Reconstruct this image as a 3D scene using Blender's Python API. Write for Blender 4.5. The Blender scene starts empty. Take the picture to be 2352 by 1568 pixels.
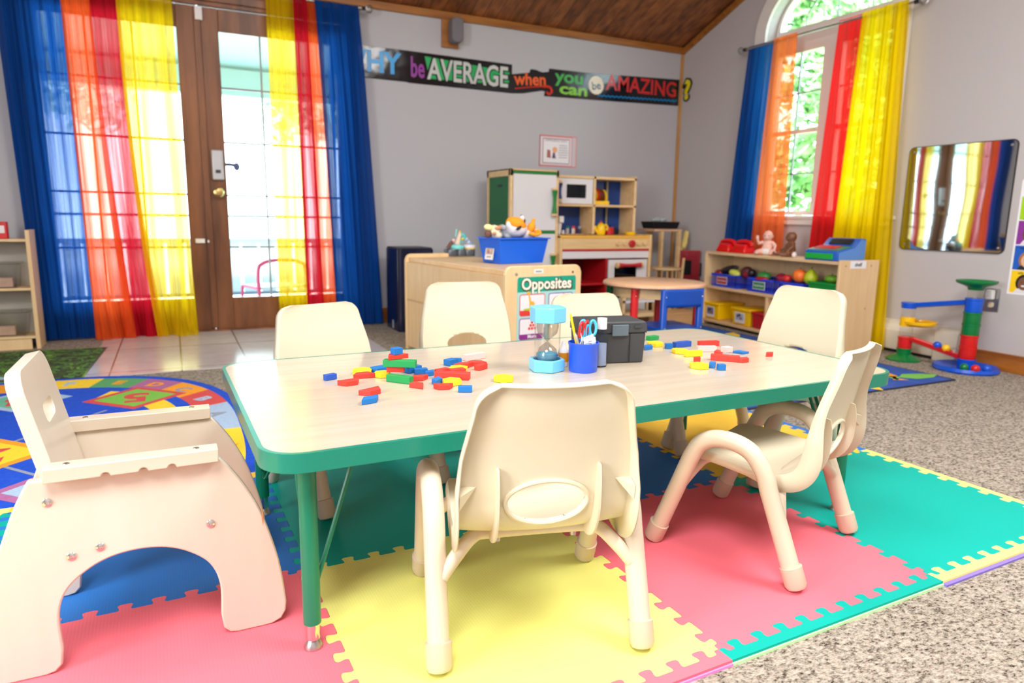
import bpy, math, random
from math import pi, sin, cos, radians, sqrt, atan2
from mathutils import Matrix, Vector
from mathutils.geometry import tessellate_polygon

sc = bpy.context.scene
COL = sc.collection
RND = random.Random(7)

# ------------------------------------------------------------------ camera, sky, light, exposure
cam_data = bpy.data.cameras.new('camera')
cam = bpy.data.objects.new('camera', cam_data)
COL.objects.link(cam)
sc.camera = cam
YAW, PITCH, ROLL, CAMH = 0.4557, 0.1785, 0.016, 0.7554
cam_data.sensor_width = 36.0
cam_data.lens = 36.0 * 1583.0 / 2352.0
cam_data.clip_start = 0.05
cam_data.clip_end = 200
cam_data.dof.use_dof = True
cam_data.dof.focus_distance = 1.45
cam_data.dof.aperture_fstop = 3.6
cam.matrix_world = (Matrix.Translation((0, 0, CAMH)) @ Matrix.Rotation(-YAW, 4, 'Z') @
                    Matrix.Rotation(pi / 2 - PITCH, 4, 'X') @ Matrix.Rotation(ROLL, 4, 'Z'))

world = bpy.data.worlds.new('sky')
sc.world = world
world.use_nodes = True
bg = world.node_tree.nodes['Background']
bg.inputs[0].default_value = (0.80, 0.91, 1.0, 1)
bg.inputs[1].default_value = 8.0

sun_d = bpy.data.lights.new('sun', 'SUN')
sun_d.energy = 14.0
sun_d.angle = radians(3)
sun_d.color = (1.0, 0.96, 0.88)
sun = bpy.data.objects.new('sun', sun_d)
COL.objects.link(sun)
sun.rotation_euler = (radians(38), radians(12), radians(-20))

def area(name, loc, size, power, color=(1, 1, 1), rot=(0, 0, 0), sy=None):
    d = bpy.data.lights.new(name, 'AREA')
    d.energy = power
    d.color = color
    d.size = size
    if sy:
        d.shape = 'RECTANGLE'
        d.size_y = sy
    o = bpy.data.objects.new(name, d)
    COL.objects.link(o)
    o.location = loc
    o.rotation_euler = rot
    return o
# overhead fill lights added to brighten the room; no fixtures exist
area('overhead_fill_light', (-0.5, -0.3, 2.75), 1.2, 86, (1.0, 0.99, 0.985))
area('overhead_fill_light', (2.1, 0.1, 2.85), 1.2, 80, (1.0, 0.985, 0.97))
area('overhead_fill_light', (1.0, 2.2, 2.75), 1.0, 20, (1.0, 0.99, 0.985))
# cool fill light added at the left wall in place of daylight
area('left_fill_light', (-2.4, 0.2, 1.5), 1.6, 75, (0.93, 0.97, 1.0), (0, radians(-90), 0), 1.2)

sc.view_settings.view_transform = 'Standard'
sc.view_settings.look = 'None'
sc.view_settings.gamma = 1
sc.view_settings.use_curve_mapping = False
sc.view_settings.exposure = 0.5
sc.cycles.use_denoising = True
sc.cycles.max_bounces = 10
sc.cycles.transparent_max_bounces = 24
sc.cycles.caustics_reflective = False
sc.cycles.caustics_refractive = False

# ------------------------------------------------------------------ materials
def lin(c):
    return tuple((x / 12.92 if x <= .04045 else ((x + .055) / 1.055) ** 2.4) for x in [v / 255 for v in c])

MATS = {}
def mat(name, rgb, rough=.5, metal=0.0, spec=.5, coat=0.0, alpha=None, emis=None):
    if name in MATS:
        return MATS[name]
    m = bpy.data.materials.new(name)
    m.use_nodes = True
    b = m.node_tree.nodes['Principled BSDF']
    b.inputs['Base Color'].default_value = (*lin(rgb), 1)
    b.inputs['Roughness'].default_value = rough
    b.inputs['Metallic'].default_value = metal
    b.inputs['Specular IOR Level'].default_value = spec
    if coat:
        b.inputs['Coat Weight'].default_value = coat
        b.inputs['Coat Roughness'].default_value = .12
    MATS[name] = m
    return m

def nt(m):
    return m.node_tree.nodes, m.node_tree.links, m.node_tree.nodes['Principled BSDF']

def coords(n, l, scale=(1, 1, 1), kind='Object'):
    tc = n.new('ShaderNodeTexCoord')
    mp = n.new('ShaderNodeMapping')
    mp.inputs['Scale'].default_value = scale
    l.new(tc.outputs[kind], mp.inputs[0])
    return mp.outputs[0]

def ramp(n, l, fac, stops, interp='LINEAR'):
    r = n.new('ShaderNodeValToRGB')
    r.color_ramp.interpolation = interp
    e = r.color_ramp.elements
    while len(e) < len(stops):
        e.new(.5)
    for el, (p, c) in zip(e, stops):
        el.position = p
        el.color = (*lin(c), 1)
    l.new(fac, r.inputs[0])
    return r.outputs[0]

def noise(n, l, vec, scale=5, detail=4, rough=.5):
    t = n.new('ShaderNodeTexNoise')
    t.inputs['Scale'].default_value = scale
    t.inputs['Detail'].default_value = detail
    t.inputs['Roughness'].default_value = rough
    l.new(vec, t.inputs['Vector'])
    return t.outputs['Fac']

def bump(n, l, b, h, strength=.2, dist=.002):
    bp = n.new('ShaderNodeBump')
    bp.inputs['Strength'].default_value = strength
    bp.inputs['Distance'].default_value = dist
    l.new(h, bp.inputs['Height'])
    l.new(bp.outputs[0], b.inputs['Normal'])

def wood(name, c0, c1, scale=(2, 40, 40), rough=.4, coat=0.0, ns=1.0):
    if name in MATS:
        return MATS[name]
    m = mat(name, c0, rough, coat=coat)
    n, l, b = nt(m)
    f = noise(n, l, coords(n, l, scale), ns, 5, .55)
    l.new(ramp(n, l, f, [(.33, c0), (.67, c1)]), b.inputs['Base Color'])
    return m

MAPLE = (243, 216, 172); MAPLE2 = (232, 198, 148)
M_table = wood('table_laminate', (196, 183, 162), (189, 175, 152), (2.2, 34, 34), .16)
M_birch = wood('birch_plywood', (216, 204, 188), (210, 196, 178), (9, 9, .9), .35, coat=.25)
M_birch_h = wood('birch_rail', (208, 196, 178), (200, 184, 162), (1.2, 16, 16), .35)
M_birch_edge = wood('plywood_edge', (246, 218, 172), (214, 178, 128), (150, 3, 3), .5)
M_maple = wood('maple_panel', (233, 200, 152), (222, 186, 136), (3, 30, 3), .4)
M_maple_l = wood('maple_light', (240, 210, 160), (230, 196, 144), (20, 20, 3), .4)
M_toywood = wood('toy_wood', (236, 205, 152), (224, 188, 132), (4, 30, 30), .42)
M_board = wood('back_panel', (214, 176, 126), (196, 156, 108), (3, 3, 22), .55)
M_door = wood('door_wood', (150, 96, 58), (92, 54, 30), (9, 9, 1.1), .35)
M_trim = wood('stained_trim', (176, 112, 44), (140, 84, 30), (3, 20, 20), .4)
M_trim_l = wood('pine_batten', (206, 152, 84), (182, 126, 60), (20, 20, 2), .45)
M_base = wood('baseboard_pine', (182, 112, 38), (138, 78, 22), (20, 3, 20), .35)

M_green_edge = mat('green_band', (0, 126, 104), .28, coat=.25)
M_green_leg = mat('green_enamel', (0, 122, 90), .3)
M_green_dk = mat('green_glide', (4, 40, 34), .4)
M_chrome = mat('chrome', (225, 222, 218), .14, 1.0)
M_steel = mat('brushed_steel', (190, 188, 186), .32, 1.0)
M_brass = mat('brass', (214, 184, 120), .25, 1.0)
M_cream = mat('cream_plastic', (220, 209, 182), .42)
M_cream_t = mat('cream_tube', (216, 200, 176), .34)
M_cream_c = mat('cream_cap', (208, 188, 164), .5)
M_white = mat('white_paint', (238, 236, 234), .4)
M_wtrim = mat('white_trim', (232, 226, 218), .45)
M_black = mat('black_plastic', (22, 22, 26), .4)
M_box = mat('charcoal_plastic', (58, 60, 62), .55)
M_latch = mat('slate_latch', (88, 102, 110), .5)
M_gum = mat('black_rubber', (15, 15, 15), .7)
RED = (214, 38, 40); BLUE = (16, 92, 200); YEL = (250, 206, 20); GRN = (10, 138, 66)

def wallmat(name, c):
    m = mat(name, c, .75)
    n, l, b = nt(m)
    f = noise(n, l, coords(n, l, (1, 1, 1)), 90, 3)
    bump(n, l, b, f, .12, .002)
    return m
M_wall = wallmat('painted_wall', (190, 190, 193))
M_wall_r = wallmat('painted_wall_side', (190, 184, 182))

def carpet():
    m = mat('berber_carpet', (170, 155, 140), .95, spec=.1)
    n, l, b = nt(m)
    v = coords(n, l, (.62, 1, 1))
    f1 = noise(n, l, v, 150, 3, .7)
    c1 = ramp(n, l, f1, [(.30, (48, 40, 36)), (.39, (120, 112, 102)), (.49, (174, 167, 155)), (.66, (208, 202, 190))])
    f2 = noise(n, l, v, 120, 2, .6)
    c2 = ramp(n, l, f2, [(.34, (150, 96, 74)), (.46, (200, 186, 170)), (.60, (196, 182, 166)), (.70, (96, 106, 100))])
    mx = n.new('ShaderNodeMixRGB')
    mx.blend_type = 'MULTIPLY'
    mx.inputs[0].default_value = .45
    l.new(c1, mx.inputs[1]); l.new(c2, mx.inputs[2])
    l.new(mx.outputs[0], b.inputs['Base Color'])
    bump(n, l, b, f1, .9, .006)
    return m
M_carpet = carpet()

def foam(name, c):
    m = mat(name, c, .6, spec=.2)
    n, l, b = nt(m)
    v = coords(n, l, (1, 1, 1))
    w1 = n.new('ShaderNodeTexWave'); w1.inputs['Scale'].default_value = 55
    w1.bands_direction = 'X'
    w2 = n.new('ShaderNodeTexWave'); w2.inputs['Scale'].default_value = 55
    w2.bands_direction = 'Y'
    l.new(v, w1.inputs[0]); l.new(v, w2.inputs[0])
    ad = n.new('ShaderNodeMath'); ad.operation = 'MULTIPLY'
    l.new(w1.outputs['Fac'], ad.inputs[0]); l.new(w2.outputs['Fac'], ad.inputs[1])
    bump(n, l, b, ad.outputs[0], .18, .0008)
    return m
F_pink = foam('foam_pink', (236, 112, 126))
F_yel = foam('foam_yellow', (232, 231, 128))
F_gold = foam('foam_gold', (246, 200, 66))
F_teal = foam('foam_teal', (0, 166, 152))
F_blue = foam('foam_blue', (44, 118, 200))
F_lyel = foam('foam_pale_yellow', (252, 238, 130))
F_purple = mat('foam_purple', (132, 112, 206), .6)
F_lime = mat('foam_lime', (196, 246, 176), .6)
F_lpink = mat('foam_lilac', (240, 140, 206), .6)

def tiles():
    m = mat('ceramic_tile', (176, 160, 150), .18)
    n, l, b = nt(m)
    v = coords(n, l, (1, 1, 1))
    br = n.new('ShaderNodeTexBrick')
    br.offset = 0.0
    br.inputs['Scale'].default_value = 1.0
    br.inputs['Brick Width'].default_value = .31
    br.inputs['Row Height'].default_value = .62
    br.inputs['Mortar Size'].default_value = .004
    br.inputs['Color1'].default_value = (*lin((212, 208, 206)), 1)
    br.inputs['Color2'].default_value = (*lin((204, 198, 198)), 1)
    br.inputs['Mortar'].default_value = (*lin((110, 100, 92)), 1)
    l.new(v, br.inputs['Vector'])
    f = noise(n, l, v, 9, 5)
    mx = n.new('ShaderNodeMixRGB'); mx.blend_type = 'MULTIPLY'; mx.inputs[0].default_value = .35
    l.new(br.outputs['Color'], mx.inputs[1])
    l.new(ramp(n, l, f, [(.3, (214, 206, 204)), (.7, (255, 255, 255))]), mx.inputs[2])
    l.new(mx.outputs[0], b.inputs['Base Color'])
    return m
M_tile = tiles()

def planks():
    m = mat('ceiling_planks', (120, 72, 38), .5)
    n, l, b = nt(m)
    v = coords(n, l, (1, 1, 1))
    br = n.new('ShaderNodeTexBrick')
    br.offset = .37
    br.inputs['Scale'].default_value = 1.0
    br.inputs['Brick Width'].default_value = 1.7
    br.inputs['Row Height'].default_value = .10
    br.inputs['Mortar Size'].default_value = .002
    br.inputs['Color1'].default_value = (*lin((176, 112, 62)), 1)
    br.inputs['Color2'].default_value = (*lin((136, 82, 44)), 1)
    br.inputs['Mortar'].default_value = (*lin((46, 26, 14)), 1)
    rot = n.new('ShaderNodeMapping')
    rot.inputs['Rotation'].default_value = (0, 0, pi / 2)
    l.new(v, rot.inputs[0]); l.new(rot.outputs[0], br.inputs['Vector'])
    f = noise(n, l, coords(n, l, (16, 1.6, 16)), 1.4, 6)
    mx = n.new('ShaderNodeMixRGB'); mx.blend_type = 'MULTIPLY'; mx.inputs[0].default_value = .8
    l.new(br.outputs['Color'], mx.inputs[1])
    l.new(ramp(n, l, f, [(.3, (128, 112, 100)), (.65, (255, 244, 232))]), mx.inputs[2])
    l.new(mx.outputs[0], b.inputs['Base Color'])
    return m
M_planks = planks()

def speckle(name, stops, scale, rough=.9, interp='CONSTANT', bs=.5):
    m = mat(name, stops[0][1], rough, spec=.15)
    n, l, b = nt(m)
    v = coords(n, l, (1, 1, 1))
    f = noise(n, l, v, scale, 2.5, .55)
    l.new(ramp(n, l, f, stops, interp), b.inputs['Base Color'])
    bump(n, l, b, noise(n, l, v, 260, 2), bs, .004)
    return m

def sheer(name, c, see=.25, dense=None):
    m = bpy.data.materials.new(name)
    m.use_nodes = True
    n, l = m.node_tree.nodes, m.node_tree.links
    n.clear()
    out = n.new('ShaderNodeOutputMaterial')
    col = (*lin(c), 1)
    df = n.new('ShaderNodeBsdfDiffuse'); df.inputs[0].default_value = col
    tr = n.new('ShaderNodeBsdfTranslucent'); tr.inputs[0].default_value = col
    tp = n.new('ShaderNodeBsdfTransparent')
    tp.inputs[0].default_value = (*[.35 + .65 * x for x in lin(c)], 1)
    a = n.new('ShaderNodeMixShader'); a.inputs[0].default_value = .5
    l.new(df.outputs[0], a.inputs[1]); l.new(tr.outputs[0], a.inputs[2])
    s = n.new('ShaderNodeMixShader')
    # vertical bands where the cloth is doubled up are denser
    v = coords(n, l, (14, 14, .25))
    f = noise(n, l, v, 1.6, 3)
    mr = n.new('ShaderNodeMapRange')
    mr.inputs[1].default_value = .38; mr.inputs[2].default_value = .62
    mr.inputs[3].default_value = max(0, see - .13); mr.inputs[4].default_value = min(1, see + .13)
    l.new(f, mr.inputs[0])
    l.new(mr.outputs[0], s.inputs[0])
    l.new(a.outputs[0], s.inputs[1]); l.new(tp.outputs[0], s.inputs[2])
    l.new(s.outputs[0], out.inputs[0])
    MATS[name] = m
    return m

def glass(name, c=(255, 255, 255), rough=0.0, base=.04):
    m = bpy.data.materials.new(name)
    m.use_nodes = True
    n, l = m.node_tree.nodes, m.node_tree.links
    n.clear()
    out = n.new('ShaderNodeOutputMaterial')
    g = n.new('ShaderNodeBsdfGlossy'); g.inputs['Roughness'].default_value = max(rough, .02)
    t = n.new('ShaderNodeBsdfTransparent'); t.inputs[0].default_value = (*lin(c), 1)
    fr = n.new('ShaderNodeLayerWeight')
    pw = n.new('ShaderNodeMath'); pw.operation = 'POWER'; pw.inputs[1].default_value = 4
    ma = n.new('ShaderNodeMath'); ma.operation = 'MULTIPLY_ADD'; ma.inputs[1].default_value = .75; ma.inputs[2].default_value = base
    l.new(fr.outputs['Facing'], pw.inputs[0]); l.new(pw.outputs[0], ma.inputs[0])
    mx = n.new('ShaderNodeMixShader')
    l.new(ma.outputs[0], mx.inputs[0]); l.new(t.outputs[0], mx.inputs[1]); l.new(g.outputs[0], mx.inputs[2])
    l.new(mx.outputs[0], out.inputs[0])
    MATS[name] = m
    return m
M_glass = glass('window_glass', (240, 248, 246))
M_clear = glass('clear_plastic', (250, 249, 247), .05)
M_vial = glass('thin_glass', (236, 231, 226), .04, .10)

# ------------------------------------------------------------------ mesh builder
FX = Matrix.Rotation(pi / 2, 4, 'X')                       # local xy plane -> faces -y (reads from the room)
FR = Matrix(((0, 0, -1, 0), (-1, 0, 0, 0), (0, 1, 0, 0), (0, 0, 0, 1)))   # faces -x
I4 = Matrix.Identity(4)
def T(x, y=0, z=0):
    return Matrix.Translation((x, y, z))
def RZ(a):
    return Matrix.Rotation(a, 4, 'Z')
def RX(a):
    return Matrix.Rotation(a, 4, 'X')
def RY(a):
    return Matrix.Rotation(a, 4, 'Y')

class MB:
    def __init__(s):
        s.v = []; s.f = []; s.m = []; s.mats = []
    def mi(s, m):
        if m not in s.mats:
            s.mats.append(m)
        return s.mats.index(m)
    def add(s, vs, fs, m, M=None):
        o = len(s.v); k = s.mi(m)
        for p in vs:
            p = Vector(p)
            s.v.append(tuple(M @ p) if M is not None else tuple(p))
        for f in fs:
            s.f.append([i + o for i in f]); s.m.append(k)
        return s
    def box(s, c, d, m, M=None, rz=0, top=None):
        x, y, z = d[0] / 2, d[1] / 2, d[2] / 2
        tx, ty = (top if top else (1, 1))
        vs = [(-x, -y, -z), (x, -y, -z), (x, y, -z), (-x, y, -z),
              (-x * tx, -y * ty, z), (x * tx, -y * ty, z), (x * tx, y * ty, z), (-x * tx, y * ty, z)]
        Q = T(*c) @ RZ(rz)
        if M is not None:
            Q = M @ Q
        return s.add(vs, [(0, 3, 2, 1), (4, 5, 6, 7), (0, 1, 5, 4), (1, 2, 6, 5), (2, 3, 7, 6), (3, 0, 4, 7)], m, Q)
    def bb(s, a, b, m, M=None):
        return s.box([(p + q) / 2 for p, q in zip(a, b)], [abs(q - p) for p, q in zip(a, b)], m, M)
    def lathe(s, prof, m, M=None, n=24, cap=True):
        vs = []; fs = []
        for r, z in prof:
            for i in range(n):
                a = 2 * pi * i / n
                vs.append((r * cos(a), r * sin(a), z))
        for j in range(len(prof) - 1):
            for i in range(n):
                k = (i + 1) % n
                fs.append((j * n + i, j * n + k, (j + 1) * n + k, (j + 1) * n + i))
        if cap:
            if prof[0][0] > 1e-5:
                fs.append(tuple(range(n))[::-1])
            if prof[-1][0] > 1e-5:
                fs.append(tuple(range((len(prof) - 1) * n, len(prof) * n)))
        return s.add(vs, fs, m, M)
    def cyl(s, p0, p1, r, m, r1=None, n=16, M=None):
        p0, p1 = Vector(p0), Vector(p1)
        d = p1 - p0
        Q = T(*p0) @ d.to_track_quat('Z', 'Y').to_matrix().to_4x4()
        if M is not None:
            Q = M @ Q
        return s.lathe([(r, 0), (r if r1 is None else r1, d.length)], m, Q, n)
    def tube(s, pts, r, m, n=10, closed=False, M=None, flat=None):
        pts = [Vector(p) for p in pts]
        N = len(pts)
        rs = r if isinstance(r, (list, tuple)) else [r] * N
        tan = []
        for i in range(N):
            if closed:
                t = pts[(i + 1) % N] - pts[i - 1]
            else:
                t = pts[min(i + 1, N - 1)] - pts[max(i - 1, 0)]
            tan.append(t.normalized())
        up = Vector((0, 0, 1)) if abs(tan[0].z) < .9 else Vector((1, 0, 0))
        nx = tan[0].cross(up).normalized()
        vs = []; fs = []
        for i in range(N):
            nx = (nx - tan[i] * nx.dot(tan[i])).normalized()
            ny = tan[i].cross(nx)
            for k in range(n):
                a = 2 * pi * k / n
                ra, rb = (rs[i], rs[i]) if not flat else (rs[i], rs[i] * flat)
                vs.append(pts[i] + nx * cos(a) * ra + ny * sin(a) * rb)
        for i in range(N if closed else N - 1):
            j = (i + 1) % N
            for k in range(n):
                q = (k + 1) % n
                fs.append((i * n + k, i * n + q, j * n + q, j * n + k))
        if not closed:
            fs.append(tuple(range(n))[::-1]); fs.append(tuple(range((N - 1) * n, N * n)))
        return s.add(vs, fs, m, M)
    def prism(s, poly, z0, z1, m, M=None, holes=()):
        loops = [list(poly)] + [list(h) for h in holes]
        tri = tessellate_polygon([[Vector((p[0], p[1], 0)) for p in lp] for lp in loops])
        flat = [p for lp in loops for p in lp]
        n = len(flat)
        vs = [(p[0], p[1], z0) for p in flat] + [(p[0], p[1], z1) for p in flat]
        fs = []
        if not holes:
            ar = sum(poly[i - 1][0] * poly[i][1] - poly[i][0] * poly[i - 1][1] for i in range(len(poly)))
            idx = list(range(n)) if ar > 0 else list(range(n))[::-1]
            fs.append(tuple(i + n for i in idx)); fs.append(tuple(idx[::-1]))
        else:
            for t in tri:
                a, b, c = [flat[i] for i in t]
                ar = (b[0] - a[0]) * (c[1] - a[1]) - (c[0] - a[0]) * (b[1] - a[1])
                t = t if ar > 0 else t[::-1]
                fs.append(tuple(i + n for i in t)); fs.append(tuple(t[::-1]))
        o = 0
        for q, lp in enumerate(loops):
            ar = sum(lp[i - 1][0] * lp[i][1] - lp[i][0] * lp[i - 1][1] for i in range(len(lp)))
            L = len(lp)
            for i in range(L):
                j = (i + 1) % L
                a, b = (i, j) if (ar > 0) == (q == 0) else (j, i)
                fs.append((o + a, o + b, o + b + n, o + a + n))
            o += L
        return s.add(vs, fs, m, M)
    def ell(s, c, r, m, M=None, n=20, k=12, R=None):
        if not isinstance(r, (list, tuple)):
            r = (r, r, r)
        prof = []
        Q = T(*c)
        if R is not None:
            Q = Q @ R
        Q = Q @ Matrix.Diagonal((r[0], r[1], r[2], 1))
        if M is not None:
            Q = M @ Q
        prof = [(max(sin(pi * j / k), 1e-6), -cos(pi * j / k)) for j in range(k + 1)]
        return s.lathe(prof, m, Q, n, False)
    def sheet(s, fn, nu, nv, m, M=None):
        vs = [fn(i / nu, j / nv) for j in range(nv + 1) for i in range(nu + 1)]
        fs = [(j * (nu + 1) + i, j * (nu + 1) + i + 1, (j + 1) * (nu + 1) + i + 1, (j + 1) * (nu + 1) + i)
              for j in range(nv) for i in range(nu)]
        return s.add(vs, fs, m, M)
    def text(s, body, size, m, M=None, ext=.0006, ax='CENTER', off=0.0, width=None, sx=1.0):
        cu = bpy.data.curves.new('t', 'FONT')
        cu.body = body; cu.size = size; cu.extrude = ext; cu.align_x = ax; cu.align_y = 'CENTER'
        cu.offset = off; cu.resolution_u = 3
        o = bpy.data.objects.new('t', cu)
        COL.objects.link(o)
        dg = bpy.context.evaluated_depsgraph_get()
        me = bpy.data.meshes.new_from_object(o.evaluated_get(dg))
        vs = [v.co.copy() for v in me.vertices]
        fs = [tuple(p.vertices) for p in me.polygons]
        bpy.data.objects.remove(o); bpy.data.curves.remove(cu); bpy.data.meshes.remove(me)
        if width and vs:
            w = max(v.x for v in vs) - min(v.x for v in vs)
            sx = width / w
        Q = Matrix.Diagonal((sx, 1, 1, 1))
        if M is not None:
            Q = M @ Q
        return s.add(vs, fs, m, Q)
    def build(s, name, parent=None, bevel=0, seg=2, smooth=35, label=None, sub=0, solid=0, loc=None):
        me = bpy.data.meshes.new(name)
        me.from_pydata(s.v, [], s.f)
        for m in s.mats:
            me.materials.append(m)
        if s.m:
            me.polygons.foreach_set('material_index', s.m)
        me.update()
        if smooth:
            me.polygons.foreach_set('use_smooth', [True] * len(me.polygons))
            me.set_sharp_from_angle(angle=radians(smooth))
        o = bpy.data.objects.new(name, me)
        COL.objects.link(o)
        if parent is not None:
            o.parent = parent
        if loc:
            o.location = loc
        if solid:
            q = o.modifiers.new('solid', 'SOLIDIFY'); q.thickness = solid; q.offset = 0
        if bevel:
            q = o.modifiers.new('bevel', 'BEVEL'); q.width = bevel; q.segments = seg
            q.limit_method = 'ANGLE'; q.angle_limit = radians(40)
            q.harden_normals = False
        if sub:
            q = o.modifiers.new('sub', 'SUBSURF'); q.levels = sub; q.render_levels = sub
        if label:
            o['label'] = label
        return o

def thing(name, label, cat, loc=(0, 0, 0), rz=0, group=None):
    o = bpy.data.objects.new(name, None)
    COL.objects.link(o)
    o.location = loc
    o.rotation_euler = (0, 0, rz)
    o.empty_display_size = .05
    o['label'] = label; o['category'] = cat
    if group:
        o['group'] = group
    return o
def tag(o, label, cat, group=None, kind=None):
    o['label'] = label; o['category'] = cat
    if group:
        o['group'] = group
    if kind:
        o['kind'] = kind
    return o
def struct(o):
    o['kind'] = 'structure'
    return o
def dup(root, loc=None, rz=None, label=None, group=None, scale=None):
    r = root.copy(); COL.objects.link(r)
    if loc is not None:
        r.location = loc
    if rz is not None:
        r.rotation_euler = (0, 0, rz)
    if scale is not None:
        r.scale = (scale,) * 3
    if label:
        r['label'] = label
    if group:
        r['group'] = group
    for ch in list(root.children):
        c = ch.copy(); COL.objects.link(c); c.parent = r
        for g in list(ch.children):
            d = g.copy(); COL.objects.link(d); d.parent = c
    return r
def rrect(w, h, r, n=5, cx=0, cy=0):
    out = []
    for qx, qy, a0 in ((1, -1, -90), (1, 1, 0), (-1, 1, 90), (-1, -1, 180)):
        for i in range(n + 1):
            a = radians(a0 + 90 * i / n)
            out.append((cx + qx * (w / 2 - r) + r * cos(a), cy + qy * (h / 2 - r) + r * sin(a)))
    return out
def circ(r, n=24, cx=0, cy=0, ry=None):
    return [(cx + r * cos(2 * pi * i / n), cy + (ry or r) * sin(2 * pi * i / n)) for i in range(n)]
def spline(pts, n=8, closed=False):
    P = [Vector(p) for p in pts]
    out = []
    N = len(P)
    for i in range(N if closed else N - 1):
        if closed:
            a, b, c, d = P[i - 1], P[i], P[(i + 1) % N], P[(i + 2) % N]
        else:
            a, b, c, d = P[max(i - 1, 0)], P[i], P[i + 1], P[min(i + 2, N - 1)]
        for k in range(n):
            t = k / n
            out.append(.5 * ((2 * b) + (c - a) * t + (2 * a - 5 * b + 4 * c - d) * t * t + (3 * b - a - 3 * c + d) * t ** 3))
    if not closed:
        out.append(P[-1])
    return out
GZ = -0.010      # carpet level; the foam play mats lie on it, their top is z = 0

# ================================================================== the room
XL, XR, YB, YF = -2.6, 3.93, 4.86, -2.6
FYZ = Matrix(((0, 0, 1, 0), (1, 0, 0, 0), (0, 1, 0, 0), (0, 0, 0, 1)))   # local xy -> world yz, local z -> x
def roof(y):
    return 2.16 + .391 * (4.86 - y) if y > 1.2 else 3.591 - .391 * (1.2 - y)
struct(MB().bb((XL, YF, GZ - .05), (XR, YB, GZ), M_carpet).build('floor', smooth=0))
struct(MB().bb((-.41, 3.655, GZ - .002), (1.065, YB, GZ + .004), M_tile).build('floor_tiles', smooth=0))
c = MB()
c.add([(XL, 4.95, roof(4.95)), (XR + .15, 4.95, roof(4.95)), (XR + .15, 1.2, roof(1.2)), (XL, 1.2, roof(1.2)), (XL, YF, roof(YF)), (XR + .15, YF, roof(YF)),
       (XL, 4.95, roof(4.95) + .1), (XR + .15, 4.95, roof(4.95) + .1), (XR + .15, 1.2, roof(1.2) + .1), (XL, 1.2, roof(1.2) + .1), (XL, YF, roof(YF) + .1), (XR + .15, YF, roof(YF) + .1)],
      [(0, 3, 2, 1), (3, 4, 5, 2), (6, 7, 8, 9), (9, 8, 11, 10), (0, 1, 7, 6), (4, 10, 11, 5), (1, 2, 8, 7), (2, 5, 11, 8), (0, 6, 9, 3), (3, 9, 10, 4)], M_planks)
struct(c.build('ceiling', smooth=0))
w = MB()
DL, DR, DT = -.735, 1.17, 2.03
w.bb((XL, YB, GZ), (DL, YB + .14, 2.2), M_wall)
w.bb((DR, YB, GZ), (XR + .15, YB + .14, 2.2), M_wall)
w.bb((DL, YB, DT), (DR, YB + .14, 2.2), M_wall)
struct(w.build('wall_back', smooth=0))
WC = 3.427
def arch(a, b, bottom, spring=2.06, n=28):
    return [(WC + a, bottom), (WC + a, spring)] + [(WC + a * cos(pi * i / n), spring + b * sin(pi * i / n)) for i in range(1, n)] + [(WC - a, spring), (WC - a, bottom)]
w = MB()
outer = [(YF, GZ), (YB, GZ), (YB, roof(YB)), (1.2, roof(1.2)), (YF, roof(YF))]
w.prism(outer, XR, XR + .15, M_wall_r, FYZ, holes=[arch(.509, .36, .79)])
struct(w.build('wall_right', smooth=0))
struct(MB().prism(outer, XL - .1, XL, M_wall, FYZ).build('wall_left', smooth=0))
struct(MB().bb((XL, YF - .1, GZ), (XR, YF, 2.2), M_wall).build('wall_rear', smooth=0))
# trims
struct(MB().bb((XL, YB - .022, 2.112), (XR, YB, 2.162), M_trim).build('trim_1', bevel=.004, smooth=0))
struct(MB().bb((XR - .022, YB - .02, GZ), (XR, YB, 2.11), M_trim_l).build('trim_2', bevel=.004, smooth=0))
struct(MB().prism([(YB - .02, roof(YB) - .052), (YB - .02, roof(YB) - .006), (1.2, roof(1.2) - .006), (1.2, roof(1.2) - .052)], XR - .02, XR, M_trim, FYZ).build('trim_3', smooth=0))
struct(MB().bb((DR + .03, YB - .015, GZ), (XR, YB, .095), M_base).build('baseboard_back', bevel=.003, smooth=0))
struct(MB().bb((XR - .016, YF, GZ), (XR, 2.34, .085), M_base).build('baseboard_right', bevel=.003, smooth=0))

# ---- french door
door = thing('door_1', 'stained wooden french doors with gridded glass behind the rainbow curtains', 'door', (0, YB, 0))
door['kind'] = 'structure'
def leaf(x0, x1, g0, g1):
    m = MB()
    for a, b in (((x0, .012, .0), (g0, .052, 1.985)), ((g1, .012, .0), (x1, .052, 1.985)),
                 ((g0, .012, .0), (g1, .052, .205)), ((g0, .012, 1.852), (g1, .052, 1.985))):
        m.bb(a, b, M_door)
    o = m.build('door_leaf', door, bevel=.004, smooth=0)
    g = MB().bb((g0, .030, .205), (g1, .034, 1.852), M_glass).build('glass_pane', o, smooth=0)
    q = MB()
    for i in (1, 2):
        x = g0 + (g1 - g0) * i / 3
        q.bb((x - .006, .018, .205), (x + .006, .028, 1.852), M_wgrey)
    for i in (1, 2, 3, 4):
        z = .205 + .3294 * i
        q.bb((g0, .017, z - .006), (g1, .029, z + .006), M_wgrey)
    q.build('muntin_grid', o, smooth=0)
    return o
M_wgrey = mat('grille_grey', (150, 156, 166), .4)
leaf(-.70, .216, -.62, .098)
leaf(.222, 1.135, .335, 1.055)
m = MB()
m.bb((-.735, -.004, GZ), (-.702, .13, 2.03), M_door); m.bb((1.137, -.004, GZ), (1.17, .13, 2.03), M_door)
m.bb((-.735, -.004, 1.99), (1.17, .13, 2.03), M_door)
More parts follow.
